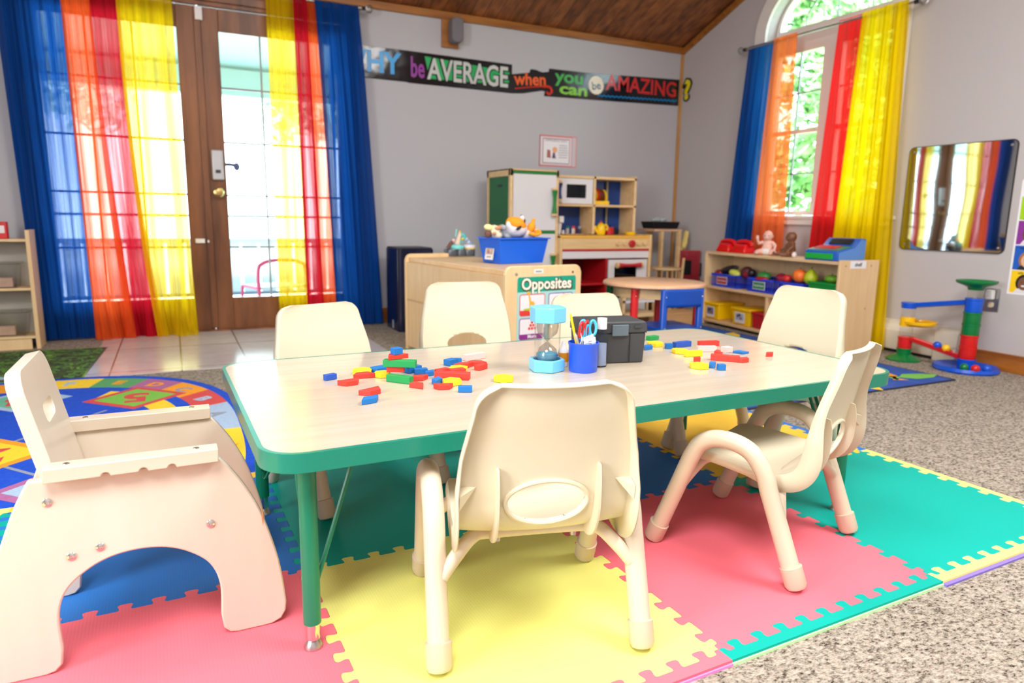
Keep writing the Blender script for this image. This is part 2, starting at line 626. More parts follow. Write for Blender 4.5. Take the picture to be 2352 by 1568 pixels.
m.bb((-.752, -.018, GZ), (-.71, 0, 2.085), M_door); m.bb((1.145, -.018, GZ), (1.185, 0, 2.085), M_door)
m.bb((-.752, -.018, 2.015), (1.185, 0, 2.095), M_door)
m.build('door_frame', door, bevel=.003, smooth=0)
MB().bb((-.735, -.03, GZ), (1.17, .13, .004), M_door).build('threshold', door, smooth=0)
MB().bb((.196, -.002, .01), (.236, .014, 1.98), M_door).build('astragal', door, bevel=.004, smooth=0)
M_keypad = mat('keypad_grey', (206, 208, 212), .3, .3)
k = MB().box((.284, -.004, 1.05), (.066, .03, .185), M_keypad).build('keypad_lock', door, bevel=.008, label='pale grey keypad lock')
MB().box((.286, -.021, 1.01), (.03, .006, .02), mat('keypad_dark', (70, 74, 82), .4), None, .3).build('thumb_turn', k)
m = MB(); m.lathe([(.03, 0), (.03, .006), (.012, .012), (.012, .03), (.026, .042), (.03, .054), (.022, .066), (.001, .069)], M_brass, T(.284, .012, .88) @ RX(pi / 2))
m.build('door_knob', door, label='round brass knob')
MB().box((.226, -.004, 1.94), (.042, .03, .075), M_white).build('alarm_sensor', door, bevel=.003, label='white alarm sensor')
m = MB(); m.box((.157, .0, .575), (.055, .02, .028), M_white); m.box((.205, .0, .572), (.012, .012, .016), M_white)
m.build('door_contact', door, bevel=.002, label='small white contact switch')
m = MB(); m.tube([(.33, .075, 1.06), (.36, .09, 1.062), (.40, .09, 1.058)], .011, mat('lever_violet', (84, 84, 150), .4)); m.ell((.405, .09, 1.05), (.02, .012, .026), MATS['lever_violet'])
m.build('outside_lever', door)

# ---- arched window
win = thing('window_1', 'tall white arched window with curved glass grid', 'window', (XR, 0, 0))
win['kind'] = 'structure'
MB().prism(arch(.608, .46, .735), -.022, 0, M_wtrim, FYZ, holes=[arch(.505, .355, .795)]).build('casing', win, bevel=.004, smooth=0)
fr = MB()
XS = .085
fr.prism(arch(.505, .355, .80), XS, XS + .05, M_wtrim, FYZ, holes=[arch(.47, .315, 2.085, 2.086), [(WC - .473, .831), (WC - .073, .831), (WC - .073, 1.915), (WC - .473, 1.915)], [(WC + .073, .831), (WC + .473, .831), (WC + .473, 1.915), (WC + .073, 1.915)]])
for s in (-1, 1):
    c0 = WC + s * .273
    fr.bb((XS - .005, c0 - .2, 1.366), (XS + .04, c0 + .2, 1.394), M_wtrim)
fr.build('window_frame', win, bevel=.003, smooth=0)
q = MB()
for s in (-1, 1):
    c0 = WC + s * .273
    q.bb((XS + .01, c0 - .005, .831), (XS + .022, c0 + .005, 1.915), M_wgrey)
    for z in (1.642, 1.09):
        q.bb((XS + .01, c0 - .2, z - .005), (XS + .022, c0 + .2, z + .005), M_wgrey)
q.tube([(XS + .016, WC + .26 * cos(pi * i / 20), 2.085 + .215 * sin(pi * i / 20)) for i in range(21)], .005, M_wgrey, 6)
for a in (90, 42, 138):
    ca, sa = cos(radians(a)), sin(radians(a))
    r0 = 0 if a == 90 else 1
    q.cyl((XS + .016, WC + .26 * ca * r0, 2.085 + .215 * sa * r0), (XS + .016, WC + .47 * ca, 2.085 + .315 * sa), .005, M_wgrey, n=6)
q.build('muntin_grid', win, smooth=0)
MB().prism(arch(.475, .32, .825), XS + .024, XS + .028, M_glass, FYZ).build('glass_pane', win, smooth=0)
MB().bb((-.035, WC - .64, .775), (.08, WC + .64, .797), M_wtrim).build('window_stool', win, bevel=.004, smooth=0)

# unseen window added to dress the left fill light; its pane is opaque
added_win = thing('added_window', 'plain white window added on the left wall behind the fill light', 'window', (XL, .2, 1.5)); added_win['kind'] = 'structure'
m = MB()
m.prism(rrect(1.5, 1.9, .01, 1), 0, .03, M_wtrim, FYZ, holes=[rrect(1.3, 1.7, .01, 1)])
m.build('window_frame', added_win, smooth=0)
MB().bb((.004, -.65, -.85), (.010, .65, .85), mat('blank_pane', (230, 238, 244), .3)).build('opaque_pane', added_win, smooth=0)

# ================================================================== outdoors
M_deck = mat('porch_deck', (196, 206, 216), .6)
M_pceil = mat('porch_ceiling_green', (190, 218, 206), .6)
M_rail = mat('porch_rail', (112, 128, 150), .6)
M_yard = mat('bright_gravel', (236, 236, 232), .9)
struct(MB().bb((-3, 5.0, -.14), (4.08, 6.75, -.05), M_deck).build('porch_floor', smooth=0))
struct(MB().bb((-12, 6.75, -.5), (14, 16, -.4), M_yard).build('yard_ground', smooth=0))
m = MB()
m.add([(-3, 5.0, 2.35), (4.3, 5.0, 2.35), (4.3, 6.9, 1.93), (-3, 6.9, 1.93), (-3, 5.0, 2.45), (4.3, 5.0, 2.45), (4.3, 6.9, 2.03), (-3, 6.9, 2.03)],
      [(0, 3, 2, 1), (4, 5, 6, 7), (0, 1, 5, 4), (2, 3, 7, 6), (1, 2, 6, 5), (3, 0, 4, 7)], M_pceil)
for i in range(9):
    m.bb((-2.6 + i * .8, 5.0, 2.0), (-2.56 + i * .8, 6.8, 2.02), M_pceil) if False else None
struct(m.build('porch_roof', smooth=0))
struct(MB().bb((-3, 6.62, 1.74), (4.3, 6.74, 1.95), M_pceil).build('porch_beam', smooth=0))
rl = thing('porch_railing', 'blue-grey slatted porch railing seen through the glass doors', 'railing', (0, 6.6, -.05))
MB().bb((-3, -.03, .765), (4, .03, .785), M_rail).build('top_rail', rl, smooth=0)
MB().bb((-3, -.02, .08), (4, .02, .11), M_rail).build('bottom_rail', rl, smooth=0)
m = MB()
M_slat = mat('railing_slat', (208, 218, 228), .6)
for i in range(46):
    m.bb((-2.9 + i * .15, -.012, .10), (-2.775 + i * .15, .012, .56), M_slat)
m.bb((-3, -.016, .54), (4, .016, .58), M_slat)
m.build('slats', rl, smooth=0)
for x in (-1.4, 1.6):
    tag(MB().bb((x - .05, 6.60, -.05), (x + .05, 6.70, 1.95), M_white).build('porch_post', smooth=0), 'white square porch post behind the ' + ('left' if x < 0 else 'right') + ' hand door curtains', 'post')
ch = thing('patio_chair', 'pink-framed patio chair on the porch outside the right glass door', 'chair', (.78, 5.75, -.05), .3)
M_pk = mat('chair_pink', (214, 60, 110), .4)
MB().tube(spline([(-.2, 0, 0), (-.2, .02, .34), (-.15, .03, .42), (0, .035, .44), (.15, .03, .42), (.2, .02, .34), (.2, 0, 0)], 6), .016, M_pk, 8).build('back_frame', ch)
MB().box((0, .2, .22), (.38, .34, .02), M_slat).build('seat', ch)
for s in (-1, 1):
    MB().tube([(s * .19, .02, .22), (s * .19, .36, .22), (s * .2, .38, 0)], .013, M_pk, 8).build('leg', ch)

def foliage(name, c0, c1):
    m = mat(name, c0, .7)
    n, l, b = nt(m)
    f = noise(n, l, coords(n, l, (1, 1, 1)), 7, 3)
    l.new(ramp(n, l, f, [(.35, c0), (.65, c1)]), b.inputs['Base Color'])
    b.inputs['Transmission Weight'].default_value = 0
    return m
M_leaf = foliage('leaves', (84, 142, 70), (150, 196, 116))
M_leaf2 = foliage('leaves_washed_out', (170, 200, 190), (206, 222, 214))  # pale leaf colour carries the blown-out outdoor light
M_bark = mat('bark', (190, 186, 180), .9)
def tree(x, y, h, r, n, lab, mm, seed, leafsize=.09, zmin=.35):
    R = random.Random(seed)
    t = thing('leafy_tree', lab, 'tree', (x, y, -.45))
    MB().cyl((0, 0, 0), (.1, .05, h * .75), .11, M_bark, .05).build('trunk', t)
    m = MB()
    vs = []; fs = []
    cl = [(R.uniform(-r, r) * .8, R.uniform(-r, r) * .8, h * R.uniform(zmin, 1.0), R.uniform(.3, .55) * r) for _ in range(16)]
    for i in range(n):
        cx, cy, cz, cr = cl[i % 16]
        d = Vector((R.gauss(0, 1), R.gauss(0, 1), R.gauss(0, 1))).normalized() * cr * R.uniform(.55, 1)
        p = Vector((cx, cy, cz)) + d
        a = Vector((R.gauss(0, 1), R.gauss(0, 1), R.gauss(0, 1))).normalized()
        b = a.orthogonal().normalized()
        s = leafsize * R.uniform(.7, 1.4)
        o = len(vs)
        vs += [p - a * s, p + b * s * .45, p + a * s, p - b * s * .45]
        fs.append((o, o + 1, o + 2, o + 3))
    m.add(vs, fs, mm)
    m.build('crown', t, smooth=0)
tree(7.0, 4.6, 3.9, 1.5, 9000, 'bright green leafy tree close outside the arched window', M_leaf, 3, .09, .12)
tree(9.6, 1.9, 5.4, 1.7, 7000, 'taller leafy tree further off to the right behind the arched window', M_leaf, 5, .12, .15)
tree(10.4, 8.2, 5.2, 1.7, 6000, 'leafy tree left of the others beyond the arched window', M_leaf, 6, .12, .12)
tree(2.3, 11.5, 3.6, 1.5, 3000, 'pale washed-out tree beyond the porch behind the right glass door', M_leaf2, 11, .12, .78)
tree(-2.4, 12.8, 3.9, 1.7, 3000, 'pale washed-out tree beyond the porch behind the left glass door', M_leaf2, 12, .12, .78)
struct(MB().bb((4.1, -3, -.5), (16, 14, -.42), mat('lawn', (150, 190, 110), .9)).build('lawn_ground', smooth=0))

# ================================================================== curtains
CC = {'blue': (22, 78, 160), 'orange': (250, 98, 44), 'red': (206, 28, 48), 'yellow': (250, 212, 20)}
SH = {k: sheer('sheer_' + k, v, {'blue': .10, 'orange': .19, 'red': .15, 'yellow': .30}[k]) for k, v in CC.items()}
SHW = {k: sheer('scarf_' + k, v, {'blue': .10, 'orange': .28, 'red': .12, 'yellow': .14}[k]) for k, v in
       {'blue': (24, 86, 170), 'orange': (255, 124, 64), 'red': (232, 38, 40), 'yellow': (252, 216, 10)}.items()}
def curtain(x0t, x1t, x0b, x1b, ztop, zbot, base, axis, key, lab, group, seed, folds, amp=.010, curve=None, mats=SH, pool=0.0):
    R = random.Random(seed)
    ph = [R.uniform(0, 6.28) for _ in range(4)]
    def fn(u, v):
        z = ztop + (zbot - ztop) * v
        e = (lambda q: q * q * (3 - 2 * q))(v)
        x0 = x0t + (x0b - x0t) * (v if not curve else v ** curve)
        x1 = x1t + (x1b - x1t) * (v if not curve else v ** curve)
        uu = u + .018 * sin(u * 9 + v * 3 + ph[0]) * sin(pi * u)
        x = x0 + (x1 - x0) * uu
        a = amp * (.45 + .55 * min(1, v * 3))
        d = a * (sin(u * folds * 6.283 + ph[1] + .8 * sin(v * 2.1 + ph[2])) + .5 * sin(u * folds * 2.7 * 6.283 + ph[3] + v))
        if v < .012:
            d *= .3
        if pool and v > .86:
            k = (v - .86) / .14
            d -= pool * k * k * (.5 + .5 * sin(u * 7 + ph[2]))
            x += .03 * k * sin(u * 5 + ph[0]) * sin(pi * u)
        if axis == 'y':
            return (x, base + d, z)
        return (base + d, x, z)
    nu = max(24, int(folds * 14))
    m = MB().sheet(fn, nu, 60, mats[key])
    # stitched hem at top
    o = m.build('sheer_curtain', smooth=80)
    tag(o, lab, 'curtain', group)
    return o
G1, G2, G3 = 'sheer scarves over the left glass door', 'sheer scarves over the right glass door', 'sheer scarves over the arched window'
BY = 4.785
curtain(-.79, -.462, -.735, -.445, 2.095, .0, BY, 'y', 'blue', 'dark blue sheer curtain at the far left beside the low shelf', G1, 1, 5)
curtain(-.475, -.335, -.45, -.235, 2.095, -.004, BY - .032, 'y', 'orange', 'orange sheer curtain next to the dark blue one on the left door', G1, 2, 3.5, curve=1.6, pool=.05)
curtain(-.345, -.19, -.275, -.075, 2.095, -.004, BY, 'y', 'red', 'red sheer curtain hanging over the left glass door', G1, 3, 3.5, curve=2.6, pool=.05)
curtain(-.205, .083, -.12, .11, 2.095, -.004, BY - .032, 'y', 'yellow', 'yellow sheer curtain gathered at the floor over the left glass door', G1, 4, 4, curve=2.8, pool=.07)
curtain(.61, .783, .61, .80, 2.09, .0, BY, 'y', 'yellow', 'pale yellow sheer curtain over the right glass door', G2, 5, 3)
curtain(.768, .85, .79, .90, 2.09, .0, BY - .032, 'y', 'red', 'narrow red sheer curtain over the right glass door', G2, 6, 2)
curtain(.828, .915, .885, 1.0, 2.09, .0, BY, 'y', 'orange', 'narrow orange sheer curtain between red and blue on the right door', G2, 7, 2, curve=.5)
curtain(.90, 1.178, .985, 1.31, 2.085, .0, BY - .032, 'y', 'blue', 'dark blue sheer curtain right of the glass doors by the black cabinet', G2, 8, 5, curve=.8)
BX = 3.862
curtain(4.035, 3.765, 4.20, 3.885, 2.0, .06, BX, 'x', 'blue', 'blue sheer curtain on the left of the arched window', G3, 9, 4, mats=SHW, amp=.008)
curtain(3.78, 3.575, 3.885, 3.55, 2.0, .06, BX - .026, 'x', 'orange', 'orange sheer curtain next to blue on the arched window', G3, 10, 4, mats=SHW, amp=.008)
curtain(3.27, 3.07, 3.365, 3.165, 2.005, .03, BX, 'x', 'red', 'red sheer curtain over the middle of the arched window', G3, 11, 3, mats=SHW, amp=.008)
curtain(3.085, 2.785, 3.17, 2.70, 2.005, .0, BX - .026, 'x', 'yellow', 'wide yellow sheer curtain on the right of the arched window', G3, 12, 4, mats=SHW, amp=.008, pool=.03)
# rods
def rod(lab, a, b, out, brackets):
    t = thing('curtain_rod', lab, 'curtain rod')
    a, b = Vector(a), Vector(b)
    MB().cyl(a, b, .008, M_steel, n=12).build('pole', t)
    d = (b - a).normalized()
    for p, s in ((a, -1), (b, 1)):
        q = MB()
        e = p + d * s * .03
        for k in range(5):
            ang = k * pi / 5
            pts = []
            for i in range(16):
                th = 2 * pi * i / 16
                w_ = Vector((cos(th), 0, sin(th)))
                r_ = Vector((w_.x * cos(ang), w_.x * sin(ang), w_.z)) * .024
                pts.append(e + r_ + d * s * .012)
            q.tube(pts, .0022, M_steel, 5, closed=True)
        q.cyl(p - d * s * .01, p + d * s * .014, .012, M_black, n=10)
        q.build('finial', t)
    for p in brackets:
        p = Vector(p)
        MB().cyl(p, p + Vector(out), .006, M_steel, n=8).build('bracket', t)
rod('metal curtain rod above the glass doors', (-.9, BY - .012, 2.083), (1.215, BY - .012, 2.083), (0, .085, 0), [(-.86, BY - .012, 2.083), (1.205, BY - .012, 2.083)])
rod('metal curtain rod with cage finials across the arched window', (BX - .01, 4.06, 1.985), (BX - .01, 2.75, 1.985), (.076, 0, 0), [(BX - .01, 4.05, 1.985), (BX - .01, 2.76, 1.985)])

# ================================================================== foam play mats
MO = Vector((.817, 1.447)); MA = .0247; MT = .61
def chaikin(P, it=2):
    for _ in range(it):
        out = [P[0]]
        for a, b in zip(P[:-1], P[1:]):
            out.append((a[0] * .8 + b[0] * .2, a[1] * .8 + b[1] * .2))
            out.append((a[0] * .2 + b[0] * .8, a[1] * .2 + b[1] * .8))
        out.append(P[-1])
        P = out
    return P
def toothline(flip=1, d=.0115, N=10):
    P = [(0, 0), (.012, 0)]
    L = (MT - .024) / N
    for k in range(N):
        s = .012 + k * L
        P += [(s + .04 * L, -d * flip), (s + .33 * L, -d * flip), (s + .22 * L, d * flip), (s + .74 * L, d * flip), (s + .62 * L, -d * flip), (s + .96 * L, -d * flip)]
    P += [(MT - .012, 0), (MT, 0)]
    q = chaikin(P)
    return q
TL = toothline()
def edge(i, j, di, dj, rev=False, gap=0.0):
    # polyline along a grid line from node (i,j) going (di,dj)
    out = []
    for t, o in TL:
        x = i * MT + di * t - dj * (o + gap)
        y = j * MT + dj * t + di * (o + gap)
        out.append((x, y))
    return out[::-1] if rev else out
MM = T(MO.x, MO.y, 0) @ RZ(MA)
def mat_tile(i, j, m, lab):
    g = .0004
    pl = edge(i, j, 1, 0, False, g)[:-1] + edge(i + 1, j, 0, 1, False, g)[:-1] + edge(i, j + 1, 1, 0, True, -g)[:-1] + edge(i, j, 0, 1, True, -g)[:-1]
    cx, cy = (i + .5) * MT, (j + .5) * MT
    o = MB().prism([(x - cx, y - cy) for x, y in pl], -.010, 0, m).build('foam_mat_tile', smooth=0)
    o.matrix_world = MM @ T(cx, cy, 0)
    return tag(o, lab, 'play mat', 'interlocking foam play mat tiles')
mat_tile(-3, 0, F_teal, 'teal foam tile at the left edge of the photo behind the wooden chair')
mat_tile(-3, -1, F_yel, 'yellow foam tile at the far left under the wooden chair')
mat_tile(-2, 0, F_blue, 'blue foam tile seen through the arch of the wooden chair')
mat_tile(-1, 0, F_teal, 'teal foam tile under the left half of the table')
mat_tile(0, 0, F_blue, 'blue foam tile under the middle of the table')
mat_tile(1, 0, F_gold, 'golden yellow foam tile under the far right end of the table')
mat_tile(-2, -1, F_pink, 'pink foam tile in front of the wooden chair')
mat_tile(-1, -1, F_yel, 'bright yellow foam tile under the near chair in the front')
mat_tile(0, -1, F_pink, 'pink foam tile under the turned chair at the right')
mat_tile(1, -1, F_teal, 'large bare teal foam tile at the right end of the mat')
def border(i, j, di, dj, side, m, mb, lab, ext=0.0):
    pl = edge(i, j, di, dj)
    wd = .034 * side
    cap = 0.0
    out = []
    for t in (MT, 0):
        out.append((i * MT + di * t - dj * wd, j * MT + dj * t + di * wd))
    poly = pl + out
    cx = i * MT + di * MT / 2; cy = j * MT + dj * MT / 2
    t_ = MB().prism([(x - cx, y - cy) for x, y in poly], -.005, 0, m)
    o = t_.build('foam_border_strip', smooth=0)
    e = .003 + ext
    out2 = []
    for t, s in ((0, .4), (MT, .4), (MT, 1), (0, 1)):
        w2 = wd * s + (e * side if s == 1 else 0)
        out2.append((i * MT + di * t - dj * w2 - cx, j * MT + dj * t + di * w2 - cy))
    MB().prism(out2, -.010, -.0052, mb).build('underside', o, smooth=0, label='thin underlayer of another colour')
    o.matrix_world = MM @ T(cx, cy, 0)
    return tag(o, lab, 'mat border', 'edging strips around the foam play mat')
border(0, -1, 1, 0, -1, F_teal, F_lime, 'teal edging strip with a lime underside in front of the pink tile')
border(-1, -1, 1, 0, -1, F_pink, F_lpink, 'pink edging strip at the bottom edge of the photo')
border(1, -1, 1, 0, -1, F_lyel, F_purple, 'pale yellow edging strip with purple underside at the right', .006)
border(2, -1, 0, 1, -1, F_lyel, F_blue, 'pale yellow edging strip on the carpet side of the bare teal tile')
border(2, 0, 0, 1, -1, F_blue, F_lyel, 'blue edging strip behind the chair at the right end of the table')
border(-3, 1, 1, 0, 1, F_lyel, F_blue, 'pale yellow edging strip next to the round rug at the far left')
border(-2, 1, 1, 0, 1, F_gold, F_blue, 'golden edging strip between the wooden chair and the round rug')
border(-1, 1, 1, 0, 1, F_blue, F_lyel, 'blue edging strip under the chairs behind the table on the left')
border(0, 1, 1, 0, 1, F_gold, F_blue, 'golden edging strip under the chairs behind the table')
border(1, 1, 1, 0, 1, F_blue, F_lyel, 'blue edging strip under the far right table corner')

# ================================================================== the activity table
TZ = .38; TLN, TWD = 1.562, .773
tb = thing('activity_table', 'long low activity table with maple top and green edge band', 'table', (.876, 1.486, 0), .0221)
MB().prism(rrect(TLN - .016, TWD - .016, .062, 8), .352, TZ - .0004, M_table).build('tabletop', tb, smooth=30)
o = MB().prism(rrect(TLN, TWD, .07, 8), .347, TZ, M_green_edge, holes=[rrect(TLN - .0165, TWD - .0165, .0617, 8)]).build('edge_band', tb, bevel=.007, seg=4, smooth=60)
MB().prism(rrect(TLN - .14, TWD - .12, .03), .325, .353, mat('apron_green', (0, 96, 72), .5), holes=[rrect(TLN - .18, TWD - .16, .02)]).build('apron', tb, smooth=30)
for sx in (-1, 1):
    for sy in (-1, 1):
        lx, ly = (-.705 if sx < 0 else .665), sy * (.325 if sy < 0 else .29)
        lg = MB().lathe([(.0155, .048), (.0155, .345), (.03, .346), (.03, .352)], M_green_leg, T(lx, ly, 0), 20).build('leg', tb)
        MB().lathe([(.0125, .018), (.0125, .05)], M_chrome, T(lx, ly, 0), 18).build('leg_insert', lg, label='chrome adjustable insert')
        MB().lathe([(.0165, 0), (.0165, .004), (.012, .012), (.007, .019)], M_steel, T(lx, ly, 0), 18).build('glide', lg, label='steel glide foot')
        q = MB()
        q.tube(spline([(lx, ly - sy * .012, .105), (lx - sx * .016, ly - sy * .018, .12), (lx - sx * .100, ly - sy * .05, .346)], 4), .0042, M_green_leg, 8)
        q.tube([(lx, ly - sy * .012, .12), (lx, ly - sy * .125, .346)], .0042, M_green_leg, 8)
        q.build('brace', lg)
# ================================================================== school chairs
def chair_profile():
    P = [(.100, .198), (.110, .208), (.112, .222), (.104, .232), (.07, .235), (.02, .232), (-.03, .227), (-.075, .223), (-.105, .226), (-.130, .240),
         (-.143, .264), (-.150, .30), (-.158, .345), (-.169, .395), (-.183, .448), (-.193, .496)]
    S = spline([(0, a, b) for a, b in P], 10)
    d = [0]
    for a, b in zip(S[:-1], S[1:]):
        d.append(d[-1] + (b - a).length)
    return S, d
CS, CD = chair_profile()
CTOT = CD[-1]
def cp(s):
    s = min(max(s, 0), CTOT)
    for i in range(len(CD) - 1):
        if CD[i + 1] >= s:
            t = (s - CD[i]) / max(CD[i + 1] - CD[i], 1e-9)
            p = CS[i].lerp(CS[i + 1], t)
            tn = (CS[i + 1] - CS[i]).normalized()
            return p, Vector((0, -tn.z, tn.y))   # normal to the underside / rear
    return CS[-1], Vector((0, -1, 0))
def chw(s):
    p, _ = cp(s)
    if s < .30:
        key = [(0, .118), (.06, .136), (.2, .146), (.30, .148)]
    else:
        key = [(.30, .148), (.36, .149), (.42, .143), (.50, .126), (.60, .109)]
    w = key[-1][1]
    for (a, x), (b, y) in zip(key[:-1], key[1:]):
        if a <= s <= b:
            w = x + (y - x) * (s - a) / (b - a)
            break
    e = CTOT - s
    r = .034
    if e < r:
        w = w - r + sqrt(max(0, r * r - (r - e) ** 2))
    if s < .02:
        w -= .02 - sqrt(max(0, .02 ** 2 - (.02 - s) ** 2))
    return w
def csurf(x, s, depth=0.0):
    p, n = cp(s)
    w = chw(s)
    dish = .010 * (1 - min(1, (x / max(w, .01)) ** 2))
    if s > .33:
        dish *= .9
    q = p + n * dish * (1 if s > .1 else s / .1)
    return Vector((x, q.y, q.z)) + n * depth
HS = None
def build_chair(name, lab):
    t = thing(name, lab, 'chair')
    m = MB()
    # where the hand hole sits along the profile (z about .288 on the back)
    hs = min([i * CTOT / 400 for i in range(400)], key=lambda s: abs(cp(s)[0].z - .289) + (9 if cp(s)[0].y > -.1 else 0))
    ha, hb = .068, .036
    NS, NX = 96, 48
    idx = {}
    vs = []
    def vid(i, j):
        if (i, j) not in idx:
            s = CTOT * j / NS
            w = chw(s)
            x = w * (2 * i / NX - 1)
            k = ((x / ha) ** 2 + ((s - hs) / hb) ** 2) ** .5
            if .80 < k < 1.0 or (k >= 1.0 and k < 1.10):
                x /= k; s = hs + (s - hs) / k
            idx[(i, j)] = len(vs)
            vs.append(csurf(x, s))
        return idx[(i, j)]
    fs = []
    for j in range(NS):
        for i in range(NX):
            s = CTOT * (j + .5) / NS
            x = chw(s) * (2 * (i + .5) / NX - 1)
            if ((x / ha) ** 2 + ((s - hs) / hb) ** 2) < .92:
                continue
            fs.append((vid(i, j), vid(i + 1, j), vid(i + 1, j + 1), vid(i, j + 1)))
    # flange all round the rim, bent back / down
    rim = [(0, j) for j in range(NS + 1)] + [(i, NS) for i in range(1, NX + 1)] + [(NX, j) for j in range(NS - 1, -1, -1)]
    prev = None
    for (i, j) in rim:
        s = CTOT * j / NS
        w = chw(s)
        x = w * (2 * i / NX - 1)
        side = -1 if i == 0 else (1 if i == NX else 0)
        dep = .020
        if side and .17 < s < .44:
            dep = .020 + .022 * sin(pi * (s - .17) / .27) ** 2
        if j == NS:
            dep = .012
        a = idx[(i, j)]
        b1 = len(vs); vs.append(csurf(x + side * .003, s, .004))
        b2 = len(vs); vs.append(csurf(x + side * .004, s, dep))
        if prev:
            pa, p1, p2 = prev
            fs.append((pa, a, b1, p1)); fs.append((p1, b1, b2, p2))
        prev = (a, b1, b2)
    m.add(vs, fs, M_cream)
    sh = m.build('seat_shell', t, solid=.0036, smooth=40)
    q = MB()
    q.tube([csurf(ha * 1.04 * cos(2 * pi * k / 40), hs + hb * 1.08 * sin(2 * pi * k / 40), .0045) for k in range(40)], .0042, M_cream, 8, closed=True)
    q.build('hole_rim', sh)
    for sx in (-1, 1):
        q = MB()
        x = sx * .086
        ss = [hs - .085 + i * .15 / 14 for i in range(15)]
        pts = []
        for i, s in enumerate(ss):
            pts.append((s, .006 + .022 * sin(pi * min(1, max(0, (i + 1.5) / 16))) ** .6))
        va = []; fa = []
        for s, dp in pts:
            a = csurf(x, s, .001); b = csurf(x, s, dp)
            va += [a - Vector((.0018, 0, 0)), a + Vector((.0018, 0, 0)), b + Vector((.0018, 0, 0)), b - Vector((.0018, 0, 0))]
        for i in range(len(pts) - 1):
            o = i * 4
            for k in range(4):
                fa.append((o + k, o + (k + 1) % 4, o + 4 + (k + 1) % 4, o + 4 + k))
        fa += [(0, 3, 2, 1), tuple(len(va) - 4 + k for k in range(4))]
        q.add(va, fa, M_cream)
        # small triangular gusset near the side flange
        s0 = hs + .022
        w = chw(s0)
        q.add([csurf(sx * w, s0 - .02, .0), csurf(sx * w, s0 + .008, .0), csurf(sx * w, s0 + .004, .026), csurf(sx * (w - .03), s0 + .010, .003), csurf(sx * w, s0 - .022, .026)],
              [(0, 1, 2, 4), (1, 3, 2), (2, 3, 4), (0, 4, 3)], M_cream)
        q.build('rib', sh, smooth=20)
    # bent side tubes with capped feet, arched cross tubes
    R = .0192
    for sx in (-1, 1):
        x = sx * .181
        P = [(x, .166, .012), (x, .085, .228), (x, .065, .264), (x, .032, .284), (x, -.012, .286), (x, -.052, .272), (x, -.082, .236), (x, -.095, .20), (x, -.166, .012)]
        C = [Vector(P[0]), Vector((x, .13, .108)), Vector(P[1])] + spline(P[1:8], 5)[1:] + [Vector((x, -.13, .108)), Vector(P[8])]
        lg = MB().tube(C, R, M_cream_t, 18).build('leg_tube', t)
        for y in (1, -1):
            d = (Vector((0, .081, -.216)) if y > 0 else Vector((0, -.071, -.188))).normalized()
            foot = Vector((x, y * .172, .0))
            top = foot - d * .052
            Q = T(foot.x, foot.y, foot.z) @ (Vector((0, -d.y, -d.z))).to_track_quat('Z', 'Y').to_matrix().to_4x4()
            MB().lathe([(.012, .004), (.019, .007), (.0225, .014), (.0228, .048), (.0232, .052), (.0195, .0535)], M_cream_c, Q, 20).build('foot_cap', lg, label='rubbery cream foot cap')
    for y, z0, z1 in ((.112, .165, .205), (-.118, .165, .207)):
        P = [(-.172, y * 1.02, z0 - .02), (-.150, y * .93, z0 + .006), (-.115, y * .8, z1 - .004), (-.08, y * .75, z1), (.08, y * .75, z1), (.115, y * .8, z1 - .004), (.150, y * .93, z0 + .006), (.172, y * 1.02, z0 - .02)]
        MB().tube(spline(P, 6), .0125, M_cream_t, 14).build('cross_tube', t)
    for sx in (-1, 1):
        for y in (.085, -.09):
            MB().cyl((sx * .07, y, .204), (sx * .07, y, .190), .006, M_steel, n=10).build('screw', t)
    return t
GCH = 'cream plastic school chairs around the activity table'
ch0 = build_chair('school_chair', 'cream plastic school chair at the front with its back to the camera')
ch0['group'] = GCH
def put(o, x, y, deg, lab=None, s=1.0):
    # deg: direction the sitter would face, measured from world +x
    o.location = (x, y, 0)
    o.rotation_euler = (0, 0, radians(deg - 90))
    o.scale = s if isinstance(s, tuple) else (s, s, s)
    if lab:
        o['label'] = lab
put(ch0, .572, 1.102, 76, None, (1.0, 1.0, 1.012))
put(dup(ch0), 1.222, 1.148, 112.5, 'cream plastic school chair at the near right, seen side-on with bent tube legs')
put(dup(ch0), .43, 1.87, -73.5, 'cream plastic school chair behind the table, leftmost of the three on the far side')
put(dup(ch0), .92, 2.115, -96, 'cream plastic school chair behind the table with its hand hole showing, before the wooden cabinet', (1.10, 1.08, 1.05))
put(dup(ch0), 1.275, 1.855, -95, 'cream plastic school chair behind the black box and sand timer')
put(dup(ch0), 1.63, 1.57, 182, 'cream plastic school chair at the far right table end, before the toy shelf', (1.03, 1.08, 1.10))

